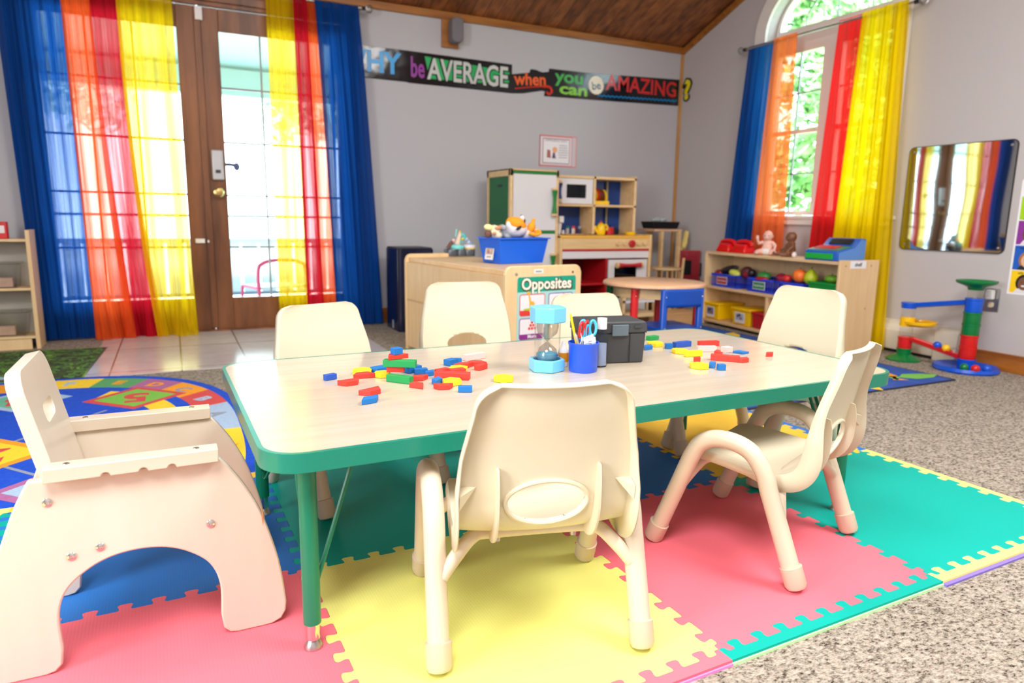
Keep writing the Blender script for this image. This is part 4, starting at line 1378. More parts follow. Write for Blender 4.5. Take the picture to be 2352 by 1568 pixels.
m.build('printed_sheet', ps, smooth=0)

# blue bin with soft toys
bn = thing('storage_bin', 'big bright blue plastic bin of soft toys on the low cabinet', 'bin', (1.600, 3.265, .521), radians(12))
M_binb = mat('bin_blue', (10, 104, 238), .4)
m = MB()
W0, D0, W1, D1, HH = .140, .075, .160, .095, .128
ov = [(-W0, -D0, 0), (W0, -D0, 0), (W0, D0, 0), (-W0, D0, 0), (-W1, -D1, HH), (W1, -D1, HH), (W1, D1, HH), (-W1, D1, HH)]
iv = [(x * .95, y * .93, z + (.006 if z == 0 else 0)) for x, y, z in ov]
m.add(ov + iv, [(0, 3, 2, 1), (0, 1, 5, 4), (1, 2, 6, 5), (2, 3, 7, 6), (3, 0, 4, 7), (8, 9, 10, 11), (8, 12, 13, 9), (9, 13, 14, 10), (10, 14, 15, 11), (11, 15, 12, 8), (4, 5, 13, 12), (5, 6, 14, 13), (6, 7, 15, 14), (7, 4, 12, 15)], M_binb)
m.build('bin_body', bn, bevel=.004, smooth=30)
MB().prism(rrect(W1 * 2 + .022, D1 * 2 + .022, .012), HH - .003, HH + .003, M_binb, holes=[rrect(W1 * 2 - .016, D1 * 2 - .016, .008)]).build('rim', bn, bevel=.001)
m = MB(); Qb = T(-.1525, .0, .066) @ RY(.155) @ RZ(-pi / 2) @ FX
m.prism(rrect(.070, .095, .002), 0, .001, M_pw, Qb); m.prism(rrect(.056, .062, .001, 1, 0, .010), .001, .0014, mat('label_photo', (196, 170, 150), .5), Qb)
for k, (x, y, c) in enumerate(((-.015, .02, (150, 110, 90)), (.008, .0, (220, 200, 190)), (.018, .022, (214, 180, 70)), (-.008, -.008, (170, 120, 140)), (.012, .03, (120, 160, 90)))):
    m.prism(circ(.009, 10, x, y), .0014, .0017, mat('label_dab%d' % k, c, .6), Qb)
m.text('animals', .012, M_black, Qb @ T(0, -.033, .0013), .0002)
m.build('picture_label', bn, smooth=0, label='picture label on the end of the bin')
def plush(m, name, parent=None, vox=.006, it=4):
    o = m.build(name, parent, smooth=0)
    q = o.modifiers.new('r', 'REMESH'); q.mode = 'VOXEL'; q.voxel_size = vox; q.use_smooth_shade = True
    q = o.modifiers.new('s', 'SMOOTH'); q.iterations = it; q.factor = .6
    return o
M_fur_w = mat('plush_white', (238, 234, 232), .95, spec=.1); M_fur_o = mat('plush_orange', (250, 160, 50), .95, spec=.1); M_fur_g = mat('plush_grey', (176, 182, 186), .95, spec=.1)
M_fur_c = mat('plush_cream', (244, 226, 190), .95, spec=.1); M_fur_b = mat('plush_brown', (120, 88, 80), .95, spec=.1); M_fur_t = mat('plush_tan', (206, 150, 110), .95, spec=.1)
fx = thing('plush_fox', 'orange and white plush fox lying on its side in the blue bin', 'soft toy', (1.600, 3.235, .655), radians(8))
m = MB().ell((0, 0, .045), (.062, .05, .050), M_fur_w).ell((.075, .01, .012), (.05, .04, .03), M_fur_w).ell((-.05, -.01, .06), (.02, .018, .024), M_fur_w)
plush(m, 'body', fx)
m = MB().ell((-.004, -.004, .062), (.060, .050, .038), M_fur_o, R=RY(.35))
fo = plush(m, 'face_patch', fx, .005)
m = MB().ell((.022, -.02, .096), (.012, .012, .014), M_fur_w, R=RY(-.6)); m.ell((.032, -.012, .094), (.007, .014, .024), M_ink, R=RY(-.6))
m.build('ear', fx)
m = MB().ell((-.020, -.052, .046), (.019, .006, .008), M_ink, R=RY(-.5)); m.ell((.018, -.047, .075), (.004, .004, .004), M_brn)
m.build('eye', fx)
m = MB().ell((.085, -.015, .050), (.022, .02, .030), M_fur_o, R=RY(.3)).ell((.10, -.01, .082), (.010, .012, .018), M_fur_w, R=RY(.4))
plush(m, 'paw', fx, .005)
m = MB().tube(spline([(.055, -.035, .02), (.085, -.05, .012), (.115, -.05, .02), (.105, -.045, .032), (.085, -.045, .026)], 5), .009, M_fur_o, 8)
m.build('tail', fx)
gf = thing('plush_giraffe', 'cream and tan plush giraffe head leaning over the left end of the blue bin', 'soft toy', (1.475, 3.235, .650), radians(10))
m = MB().ell((0, 0, .03), (.032, .034, .036), M_fur_c).ell((.01, -.02, .012), (.022, .022, .018), M_fur_c)
plush(m, 'head', gf)
m = MB().ell((-.038, -.008, .052), (.030, .014, .016), mat('plush_yellow', (248, 240, 170), .95), R=RY(.15)); m.build('horn', gf)
m = MB().ell((-.042, -.006, .020), (.020, .018, .020), M_fur_b); m.build('ear', gf, label='dark brown ear')
m = MB().ell((.002, -.027, .048), (.018, .010, .010), M_fur_t).ell((-.015, -.024, .022), (.010, .012, .010), M_fur_t).ell((.024, -.010, .050), (.008, .02, .014), M_fur_t).ell((.012, -.031, .030), (.004, .003, .004), M_ink)
m.build('spots', gf)
el = thing('plush_elephant', 'grey plush elephant between the giraffe and the fox in the bin', 'soft toy', (1.540, 3.275, .640), 0)
plush(MB().ell((0, 0, .04), (.035, .04, .038), M_fur_g).ell((-.01, -.03, .06), (.018, .02, .018), M_fur_g), 'body', el)
MB().ell((.02, -.02, .02), (.03, .03, .02), M_fur_g).build('ear', el)
bt = MB().ell((1.455, 3.23, .640), (.02, .02, .02), M_ink)
# caterpillar music toy
ty = thing('musical_toy', 'pastel caterpillar toy on a clover-shaped grey base on the low cabinet', 'toy', (1.540, 3.875, .521), 0)
m = MB()
for x, y, r_ in ((-.052, 0, .045), (.052, -.01, .042), (0, .02, .045), (0, -.02, .035)):
    m.lathe([(r_ * .96, 0), (r_, .004), (r_, .036), (r_ * .94, .042), (.0001, .042)], mat('pewter', (92, 98, 106), .35, .4), T(x, y, 0), 24)
m.build('base', ty)
m = MB().lathe([(.0001, .042), (.036, .042), (.040, .052), (.034, .066), (.0001, .070)], mat('pastel_aqua', (128, 220, 216), .4), T(-.022, -.02, 0), 20); m.build('aqua_pad', ty, label='aqua frosted cake pad')
m = MB().lathe([(.0001, .042), (.036, .042), (.038, .052), (.0001, .054)], mat('pastel_gold', (240, 214, 130), .4), T(.058, -.01, 0), 20); m.lathe([(.038, .052), (.036, .066), (.0001, .070)], mat('pastel_white', (228, 228, 234), .4), T(.058, -.01, 0), 20)
m.build('gold_pad', ty, label='white and gold cake pad')
m = MB()
for k in range(6):
    m.ell((-.018 + .003 * k, -.01, .075 + k * .011), (.016 - .0013 * k, .014 - .001 * k, .009), mat('pastel_peach', (246, 214, 190), .5))
m.ell((-.002, -.01, .142), (.006, .006, .008), M_yel_p); m.build('peach_caterpillar', ty, label='peach stacked caterpillar')
MB().tube([(-.03, -.01, .115), (-.026, -.01, .135), (-.025, -.01, .155), (-.02, -.01, .157)], .004, MATS['pastel_aqua'], 8).build('antenna', ty)
m = MB().tube(spline([(.010, 0, .08), (.0, 0, .10), (.008, 0, .122), (.026, 0, .120), (.030, 0, .10)], 5), .014, mat('toy_turquoise', (96, 196, 200), .45), 10); m.ell((.012, -.014, .102), (.008, .006, .009), M_yel_p); m.build('turquoise_hoop', ty)
m = MB()
for k in range(5):
    m.cyl((.030 + .008 * k, 0, .112 - .009 * k), (.034 + .008 * k, 0, .107 - .009 * k), .012, mat('toy_sky', (150, 186, 236), .45) if k % 2 == 0 else M_white, n=12)
m.build('striped_tail', ty)
m = MB().tube([(-.075, 0, .045), (-.06, 0, .07), (-.045, 0, .082)], .012, M_fur_b, 8); m.ell((-.04, -.005, .092), (.010, .010, .010), mat('toy_blush', (236, 196, 196), .5)); m.build('brown_branch', ty)

# black cabinet by the curtain
bc = thing('air_purifier', 'tall glossy navy-black floor unit beside the blue curtain', 'appliance', (1.435, 4.53, GZ))
MB().prism(rrect(.25, .30, .03, 5), .0, .548, mat('navy_gloss', (20, 24, 52), .22)).build('casing', bc, bevel=.004)
MB().prism(rrect(.24, .29, .03, 5), .548, .556, M_black).build('top_grille', bc)
MB().box((-.126, -.02, .04), (.002, .03, .055), mat('sticker_grey', (150, 160, 180), .5)).build('sticker', bc)

# ================================================================== play kitchen
kt = thing('toy_fridge', 'white and green wooden toy fridge at the left of the play kitchen', 'toy fridge', (2.265, 4.495, GZ))
fx0, fx1, fy0, fy1, FH = -.19, .19, -.195, .195, 1.09
m = MB()
for x in (fx0, fx1 - .022):
    m.bb((x, fy0, 0), (x + .022, fy0 + .03, FH), M_toywood); m.bb((x, fy1 - .03, 0), (x + .022, fy1, FH), M_toywood)
    m.bb((x, fy0, FH - .05), (x + .022, fy1, FH), M_toywood); m.bb((x, fy0, 0), (x + .022, fy1, .05), M_toywood)
m.bb((fx0, fy0, FH - .012), (fx1, fy1, FH), M_toywood)
m.build('frame', kt, bevel=.003, smooth=0)
m = MB().bb((fx0 + .006, fy0 + .03, .05), (fx0 + .014, fy1 - .03, FH - .05), mat('chalk_green', (34, 110, 66), .6))
m.box((fx0 + .005, -.02, FH - .11), (.004, .07, .016), M_black)
m.build('side_panel', kt, smooth=0, label='green chalkboard side panel with a slot')
MB().bb((fx1 - .016, fy0 + .03, .05), (fx1 - .008, fy1 - .03, FH - .05), M_toywood).build('inner_side', kt, smooth=0)
M_tgreen = mat('toy_green', (20, 126, 50), .4); M_lam = mat('white_laminate', (226, 224, 224), .35)
MB().bb((fx0 + .024, fy0 - .004, FH - .032), (fx1 - .024, fy0 + .02, FH - .016), M_tgreen).build('green_rail', kt, smooth=0)
MB().bb((fx0 + .024, fy0 - .004, .655), (fx1 - .024, fy0 + .02, .675), M_tgreen).build('green_rail', kt, smooth=0)
def spool(par, x, y, z0, z1, mm, horiz=False):
    q = MB(); L = z1 - z0
    pr = [(.019, .0), (.017, L * .1), (.0125, L * .3), (.0115, L * .5), (.0125, L * .7), (.017, L * .9), (.019, L)]
    Q = T(x, y, z0) if not horiz else T(x, y, z0) @ RY(pi / 2)
    q.lathe(pr, mm, Q, 16)
    o = q.build('handle', par)
    for z in (-.010, L + .010):
        w_ = MB(); w_.lathe([(.013, -.010), (.021, -.006), (.021, .006), (.013, .010)], M_toywood, Q @ T(0, 0, z), 14)
        w_.build('handle_end', o)
    return o
d1 = MB().bb((fx0 + .024, fy0 - .006, .677), (fx1 - .024, fy0 + .012, FH - .034), M_lam).build('upper_door', kt, bevel=.002, smooth=0)
d2 = MB().bb((fx0 + .024, fy0 - .006, .05), (fx1 - .024, fy0 + .012, .653), M_lam).build('lower_door', kt, bevel=.002, smooth=0)
spool(d1, fx1 - .048, fy0 - .028, .795, .95, M_tgreen); spool(d2, fx1 - .048, fy0 - .028, .35, .50, M_tgreen)

hu = thing('toy_hutch', 'upper toy kitchen hutch with microwave door and blue back panels', 'toy cupboard', (2.83, 4.52, 0.640))
hx0, hx1, hy0, hy1, HH2 = -.375, .375, -.10, .10, .42
m = MB()
for a, b in (((hx0, hy0, 0), (hx0 + .018, hy1, HH2)), ((hx1 - .022, hy0, 0), (hx1, hy1, HH2 + .012)), ((-.012, hy0, 0), (.008, hy1, HH2)), ((hx0, hy0, HH2 - .02), (hx1, hy1, HH2)), ((hx0, hy0, .200), (hx1, hy1, .216))):
    m.bb(a, b, M_toywood)
m.build('frame', hu, bevel=.002, smooth=0)
M_tnavy = mat('toy_navy', (26, 70, 150), .4)
MB().bb((hx0 + .02, hy1 - .014, .002), (hx1 - .022, hy1 - .006, HH2 - .02), M_tnavy).build('back_panel', hu, smooth=0, label='royal blue back panel')
MB().cyl((.22, hy1 - .03, 0), (.22, hy1 - .03, HH2 - .02), .008, mat('dowel_tan', (170, 160, 130), .5), n=10).build('dowel', hu)
mv = MB().prism(rrect(.338, .178, .004, 2), -.006, .006, M_lam, T(-.190, hy0 + .004, .308) @ FX, holes=[rrect(.168, .098, .003, 2, .030, .0)]).build('microwave_door', hu)
MB().prism(rrect(.17, .10, .003, 2, .030, .0), -.002, .0, glass('smoked_pane', (150, 160, 170), .05), T(-.190, hy0 + .006, .308) @ FX).build('pane', mv)
spool(mv, -.312, hy0 - .022, .250, .358, mat('toy_violet_navy', (36, 44, 120), .4))
MB().bb((hx0 + .02, hy0 + .08, .001), (hx0 + .21, hy0 + .082, .19), mat('inner_shade', (150, 140, 128), .6)).build('inner_partition', hu) if False else None
st = thing('toy_stove', 'wooden toy stove counter with red knob, oven door and red open cupboard', 'toy stove', (2.85, 4.44, GZ))
sx0, sx1, sy0, sy1, SH = -.395, .395, -.18, .18, .645
m = MB()
m.bb((sx0, sy0, 0), (sx0 + .02, sy1, SH), M_toywood); m.bb((sx1 - .022, sy0 - .006, 0), (sx1, sy1, SH + .006), M_toywood)
m.bb((sx0 + .02, sy0, .545), (sx1 - .022, sy0 + .018, .625), M_toywood)
m.bb((sx0, sy1 - .012, 0), (sx1, sy1, SH - .01), M_toywood)
m.build('frame', st, bevel=.003, smooth=0)
MB().bb((sx0, sy0 - .004, SH - .022), (sx1 - .022, sy1, SH - .002), wood('counter_gold', (246, 196, 84), (236, 180, 66), (3, 30, 30), .3)).build('counter_top', st, bevel=.003, smooth=0)
M_tred = mat('toy_red', (190, 26, 34), .4); M_tdred = mat('toy_maroon', (126, 22, 32), .5)
MB().bb((sx0 + .02, sy0 - .004, .532), (sx1 - .022, sy0 + .014, .547), M_tred).build('red_rail', st, smooth=0)
MB().bb((sx0 + .02, sy0, .480), (sx1 - .022, sy0 + .014, .531), M_lam).build('white_rail', st, smooth=0)
q = MB(); q.lathe([(.026, 0), (.026, .016), (.020, .022), (.0001, .022)], M_tred, T(.215, sy0, .585) @ RX(pi / 2), 24); q.build('knob', st, label='round red stove knob')
for x in (.09, .15, .275, .33):
    q = MB(); q.lathe([(.018, 0), (.018, .014), (.014, .018), (.0001, .018)], M_toywood, T(x, sy0, .588) @ RX(pi / 2), 18); q.box((x, sy0 - .02, .588), (.006, .008, .030), M_toywood, None)
    q.build('knob', st)
m = MB(); m.bb((sx0 + .022, sy1 - .03, .03), (.004, sy1 - .014, .48), M_tdred); m.bb((-.004, sy0 + .004, .03), (.008, sy1 - .02, .48), M_tred); m.bb((sx0 + .021, sy0 + .02, .03), (sx0 + .026, sy1 - .02, .48), M_tdred)
m.bb((sx0 + .022, sy0 + .006, .285), (.004, sy1 - .02, .298), M_tred); m.bb((sx0 + .022, sy0 + .006, .02), (.004, sy1 - .02, .035), M_tred)
m.build('red_cupboard', st, smooth=0)
ov_ = MB().prism(rrect(.345, .40, .003, 2), -.006, .006, M_lam, T(.190, sy0 + .004, .268) @ FX, holes=[rrect(.20, .20, .003, 2, -.02, .045)]).build('oven_door', st)
MB().prism(rrect(.202, .202, .003, 2, -.02, .045), -.002, 0, glass('oven_pane', (140, 120, 124), .05), T(.190, sy0 + .006, .268) @ FX).build('pane', ov_)
spool(ov_, .085, sy0 - .03, .428, .428 + .20, M_tred, True)
MB().bb((.01, sy0 + .12, .06), (.36, sy0 + .126, .47), M_tdred).build('oven_back', st, smooth=0)

# kitchen contents
def prop(name, lab, cat, m, group=None, bevel=0, smooth=50, solid=0):
    o = m.build(name, bevel=bevel, smooth=smooth, solid=solid)
    return tag(o, lab, cat, group)
tp = thing('toy_teapot', 'yellow toy teapot with a red knob on the toy stove counter', 'toy teapot', (2.90, 4.43, .636), .1)
MB().lathe([(.0001, 0), (.030, 0), (.036, .02), (.034, .05), (.026, .072), (.020, .078), (.0001, .085)], M_yel_p, None, 24).build('pot', tp, smooth=60)
MB().tube(spline([(-.03, 0, .02), (-.05, 0, .035), (-.055, 0, .065)], 5), [.012] * 5 + [.009] * 5 + [.008], M_yel_p, 10).build('spout', tp)
MB().tube(spline([(.028, 0, .065), (.05, 0, .07), (.062, 0, .05), (.052, 0, .03)], 5), .009, M_yel_p, 10).build('handle', tp)
MB().lathe([(.016, .078), (.018, .084), (.0001, .088)], M_yel_p, None, 18).ell((0, 0, .094), .008, M_red_p).build('lid', tp)
rk = thing('dish_rack', 'yellow toy dish rack on the upper hutch shelf', 'dish rack', (2.905, 4.50, .857))
MB().bb((-.075, -.05, 0), (.075, .05, .028), M_yel_p).build('tray', rk, bevel=.003)
for k, (c, nm) in enumerate((((250, 206, 20), 'yellow'), ((196, 50, 40), 'red'), ((120, 60, 30), 'brown'), ((110, 52, 26), 'brown'), ((250, 206, 20), 'yellow'))):
    q = MB(); q.lathe([(.0001, 0), (.044, .002), (.052, .010), (.050, .011), (.042, .004), (.0001, .003)], mat('plate_%s%d' % (nm, k), c, .35), RY(pi / 2 - .12), 24)
    o = q.build('toy_plate', smooth=50); o.location = (2.862 + k * .022, 4.50, .930 - k * .003)
    tag(o, ['yellow toy plate leftmost in the dish rack', 'red toy plate second in the dish rack', 'brown toy plate third in the dish rack', 'brown toy plate fourth in the dish rack', 'yellow toy plate rightmost in the dish rack'][k], 'toy plate', 'toy plates in the dish rack')
q = MB(); q.cyl((0, 0, 0), (0, 0, .055), .034, M_tred, n=24); q.tube([(.03, 0, .045), (.065, 0, .055)], .005, M_black, 8)
prop('toy_saucepan', 'red toy saucepan beside the yellow teapot', 'toy pan', q).location = (2.99, 4.45, .636)
q = MB(); q.lathe([(.0001, 0), (.04, 0), (.046, .04), (.042, .04), (.037, .005), (.0001, .004)], mat('toy_pot_navy', (20, 24, 50), .4), None, 24); q.cyl((-.02, 0, .03), (-.035, 0, .075), .005, M_black, n=8)
prop('toy_pot', 'dark navy toy pot at the back of the stove counter', 'toy pot', q).location = (3.075, 4.52, .636)
q = MB(); q.lathe([(.0001, 0), (.036, 0), (.044, .022), (.0001, .026)], M_yel_p, None, 24)
prop('toy_bowl', 'flat yellow toy bowl near the right of the stove counter', 'toy bowl', q).location = (3.12, 4.36, .636)
q = MB(); q.tube([(0, 0, 0), (.006, 0, .08)], [.014, .016], M_white, 12); q.box((.016, 0, .108), (.038, .03, .048), M_white)
prop('toy_tap', 'white toy tap standing at the left of the counter', 'toy tap', q, bevel=.004).location = (2.53, 4.42, .636)
q = MB(); q.lathe([(.0001, 0), (.06, 0), (.075, .008), (.07, .009), (.0001, .004)], mat('toy_sink', (226, 206, 190), .4), Matrix.Diagonal((1.5, .8, 1, 1)), 28)
prop('toy_sink', 'pale oval toy sink let into the stove counter', 'toy sink', q).location = (2.63, 4.35, .634)
for k, (x, y, c, h, cap, lab) in enumerate(((2.595, 4.47, (226, 226, 230), .03, None, 'small white toy cup beside the toy tap'), (2.64, 4.48, (196, 190, 180), .045, (0, 120, 110), 'toy spice jar with a teal lid on the counter'), (2.665, 4.44, (206, 200, 190), .045, (200, 40, 40), 'toy spice jar with a red lid on the counter'), (2.69, 4.45, (90, 24, 34), .040, (110, 30, 36), 'dark red toy jar near the hutch divider'), (2.715, 4.43, (50, 46, 60), .044, (150, 150, 160), 'dark toy shaker next to the hutch divider'))):
    q = MB(); q.cyl((0, 0, 0), (0, 0, h), .013, mat('jar_%d' % k, c, .4), n=14)
    if cap:
        q.cyl((0, 0, h), (0, 0, h + .016), .0135, mat('jarcap_%d' % k, cap, .4), n=14)
    prop('toy_jar' if cap else 'toy_cup', lab, 'toy jar' if cap else 'toy cup', q, 'toy jars on the counter' if cap else None).location = (x, y, .636)
q = MB(); q.cyl((0, 0, 0), (0, 0, .03), .05, M_black, n=20); q.cyl((0, 0, .03), (0, 0, .034), .045, mat('pan_food', (210, 140, 60), .6), n=20)
prop('toy_frying_pan', 'black toy pan with orange food inside the red cupboard', 'toy pan', q).location = (2.62, 4.40, .289)

# ================================================================== round table and blue chair
rt = thing('round_table', 'small round wooden table with red legs in front of the play kitchen', 'table', (2.30, 2.98, GZ))
MB().lathe([(.0001, .418), (.262, .418), (.27, .424), (.27, .434), (.264, .440), (.0001, .440)], wood('table_beech', (226, 180, 140), (216, 168, 126), (3, 30, 30), .3), None, 64).build('tabletop', rt, smooth=50)
m = MB()
m.lathe([(.215, .365), (.215, .418)], M_toywood, None, 48, False); m.lathe([(.205, .418), (.205, .365), (.215, .365)], M_toywood, None, 48, False)
m.build('apron', rt)
for a, mm in ((209, M_red_p), (325, M_red_p), (140, M_grn_p), (45, M_red_p)):
    x, y = .232 * cos(radians(a)), .232 * sin(radians(a))
    lg = MB().lathe([(.020, 0), (.020, .418)], mm, T(x, y, 0), 18).build('leg', rt)
    MB().ell((x - .005, y - .019, .38), .004, M_chrome).build('bolt', lg)
bch = thing('toddler_stool_chair', 'small royal blue chair tucked under the round table', 'chair', (2.235, 2.77, GZ), radians(-2))
M_cblue = mat('chair_blue', (0, 70, 166), .32)
for s in (-1, 1):
    lg = MB().lathe([(.018, 0), (.018, .425), (.014, .432), (.0001, .434)], M_cblue, T(s * .108, -.11, 0), 16).build('leg', bch)
    MB().ell((s * .108, -.128, .24), .004, M_brass).ell((s * .108, -.128, .395), .004, M_chrome).build('bolt', lg)
    MB().lathe([(.018, 0), (.018, .235)], M_cblue, T(s * .108, .10, 0), 16).build('leg', bch)
MB().sheet(lambda u, v: ((u - .5) * .235, -.118 - .018 * sin(pi * u) * 0 + .012 * (2 * u - 1) ** 2 * 0 - .012 * sin(pi * u), .345 + .088 * v), 16, 6, M_cblue).build('backrest', bch, solid=.014)
MB().prism(rrect(.25, .25, .02), .225, .24, M_cblue).build('seat', bch, bevel=.004)

# doll furniture behind the round table
sp = thing('doll_bunk', 'slatted wooden doll stand right of the play kitchen', 'doll furniture', (3.57, 4.60, GZ))
MB().bb((-.13, -.12, .672), (.145, .12, .690), wood('stand_pink', (226, 186, 148), (216, 172, 132), (3, 30, 30), .4)).build('top_board', sp, bevel=.003, smooth=0)
for x in (-.05, .125):
    MB().bb((x - .012, -.12, .0), (x + .012, -.09, .672), M_toywood).build('post', sp, smooth=0)
for k in range(6):
    MB().bb((-.12 + k * .012, .0 + k * .0, .385), (-.114 + k * .012, .008, .672), M_board).build('spindle', sp, smooth=0)
tr = thing('doll_table', 'small round wooden doll table with spindle sides behind the round table', 'doll furniture', (3.50, 4.40, GZ))
MB().lathe([(.0001, .375), (.128, .375), (.135, .38), (.135, .39), (.0001, .393)], M_toywood, None, 36).build('round_top', tr)
for k in range(10):
    a = radians(180 + k * 20)
    MB().cyl((.118 * cos(a), .118 * sin(a), .28), (.118 * cos(a), .118 * sin(a), .376), .005, M_board, n=8).build('spindle', tr)
MB().lathe([(.0001, .26), (.125, .26), (.128, .28), (.0001, .282)], M_lam, None, 30).build('lower_tray', tr)
for a in (30, 150, 270):
    MB().cyl((.08 * cos(radians(a)), .08 * sin(radians(a)), 0), (.08 * cos(radians(a)), .08 * sin(radians(a)), .26), .012, M_toywood, n=8).build('leg', tr)
bk = thing('black_basket', 'black tray basket of small white things on the slatted doll stand', 'basket', (3.57, 4.58, .682))
m = MB(); m.box((0, 0, .028), (.235, .15, .056), M_black, None, 0, (1.15, 1.1)); m.build('basket_body', bk, bevel=.004)
m = MB()
R = random.Random(3)
for k in range(7):
    m.ell((R.uniform(-.05, .06), R.uniform(-.04, .04), .062 + R.uniform(0, .02)), (.022, .02, .016), M_fur_w if k % 2 else M_fur_g)
tag(plush(m, 'white_soft_toy', None, .004), 'small white soft toy in the black basket', 'soft toy').location = (3.57, 4.58, .682)
dm = MB().tube(spline([(3.74, 4.54, .43), (3.765, 4.55, .50), (3.80, 4.56, .545), (3.835, 4.58, .60), (3.86, 4.60, .655)], 5), [.012] * 8 + [.028] * 6 + [.022] * 7, mat('duster_yellow', (236, 212, 130), .8), 12)
prop('toy_duster', 'pale yellow toy duster standing in the corner', 'duster', dm)
rb = thing('red_toy_chair', 'red toy chair in shiny clear plastic leaning in the corner', 'toy chair', (3.79, 4.45, GZ), radians(-15))
MB().box((0, .03, .40), (.20, .014, .24), mat('toy_crimson', (176, 40, 50), .45), None, 0).build('backrest', rb, bevel=.004)
MB().box((0, -.03, .27), (.20, .13, .014), MATS['toy_crimson']).build('seat', rb, bevel=.004)
for sx_ in (-.09, .09):
    MB().bb((sx_ - .01, .02, 0), (sx_ + .01, .04, .29), MATS['toy_crimson']).build('leg', rb)
    MB().bb((sx_ - .01, -.09, 0), (sx_ + .01, -.07, .26), MATS['toy_crimson']).build('leg', rb)
MB().sheet(lambda u, v: ((u - .5) * .19, -.004 + .006 * sin(u * 17 + v * 5) + .004 * sin(v * 21), .285 + v * .23), 14, 14, M_wrap).build('plastic_cover', rb)
cb = thing('mini_chalkboard', 'small black chalkboard on a wooden handle in the corner', 'chalkboard', (3.635, 4.30, .30), radians(6))
MB().box((0, 0, .085), (.088, .008, .115), mat('slate_black', (16, 16, 18), .6)).build('slate', cb, bevel=.002)
MB().box((-.052, 0, .075), (.016, .012, .165), M_toywood, RY(.08)).build('side_stick', cb)
cr = thing('wooden_step', 'low natural wood box step on the floor under the round table', 'step', (3.26, 4.05, GZ))
MB().bb((-.24, -.10, 0), (.24, .10, .095), wood('step_wood', (224, 180, 128), (206, 158, 104), (2, 20, 20), .5)).build('step_box', cr, bevel=.003, smooth=0)
pz = thing('doll_cradle', 'low wooden toy cradle with green trim seen under the round table', 'doll furniture', (2.86, 3.95, GZ))
MB().bb((-.14, -.1, .10), (.17, .1, .125), M_toywood).build('cradle_floor', pz, smooth=0)
MB().bb((-.14, -.1, .20), (.17, .1, .215), M_lam).build('cradle_shelf', pz, smooth=0)
MB().prism([(-.13, .215), (.12, .215), (.12, .25), (.10, .285), (.07, .275), (.04, .295), (.0, .28), (-.04, .30), (-.08, .285), (-.11, .30), (-.13, .28)], -.09, -.08, mat('cradle_green', (30, 92, 44), .6), FX).build('green_trim', pz, label='dark green scalloped trim')
for x in (-.13, .16):
    MB().bb((x - .012, -.1, 0), (x + .012, -.07, .33), M_toywood).build('post', pz, smooth=0)
MB().bb((-.14, -.1, .33), (.17, .1, .345), M_toywood).build('cradle_top', pz, smooth=0)
MB().bb((-.11, -.105, .03), (-.05, -.1, .09), M_tgreen).build('green_foot', pz, smooth=0)

# ================================================================== toy shelf by the window
SR = T(3.56, 4.015, GZ) @ RZ(radians(-94.1))
def srz():
    return radians(-94.1)
def sp_(u, d, z):
    p = SR @ Vector((u, d, z)); return (p.x, p.y, p.z)
sh = thing('toy_shelf', 'long low maple toy shelf below the arched window with a word card on its end', 'shelf', (3.56, 4.015, GZ), srz())
MB().bb((.0, .004, .520), (1.235, .265, .538), M_maple).build('top_board', sh, bevel=.002, smooth=0)
MB().bb((.018, .004, .270), (1.235, .255, .290), M_maple).build('middle_board', sh, bevel=.002, smooth=0)
MB().bb((.018, .004, .022), (1.235, .255, .042), M_maple).build('bottom_board', sh, bevel=.002, smooth=0)
MB().bb((.65, .01, .04), (.668, .255, .27), M_maple_l).build('divider', sh, bevel=.002, smooth=0)
MB().bb((.0, .255, .02), (1.24, .265, .52), M_maple_l).build('back_panel', sh, smooth=0)
MB().bb((.0, 0, .0), (.018, .265, .52), M_maple_l).build('end_panel', sh, bevel=.002, smooth=0)
MB().bb((1.232, -.004, .0), (1.25, .305, .548), M_maple).build('end_panel', sh, bevel=.004, smooth=0)
QS = T(1.2502, 0, 0) @ Matrix(((0, 0, 1, 0), (1, 0, 0, 0), (0, 1, 0, 0), (0, 0, 0, 1)))
m = MB().prism(rrect(.125, .044, .002, 3, .135, .522), 0, .001, M_pw, QS)
m.text('shelf', .030, M_black, QS @ T(.135, .522, .0013), .0002, off=.0006)
m.build('word_label', sh, smooth=0, label='white word card reading shelf')
for a, b in ((.04, .515), (.24, .515), (.225, .26)):
    MB().lathe([(.0045, 0), (.0001, .002)], MATS['bronze_screw'], QS @ T(a, b, 0), 10).build('screw_cap', sh)

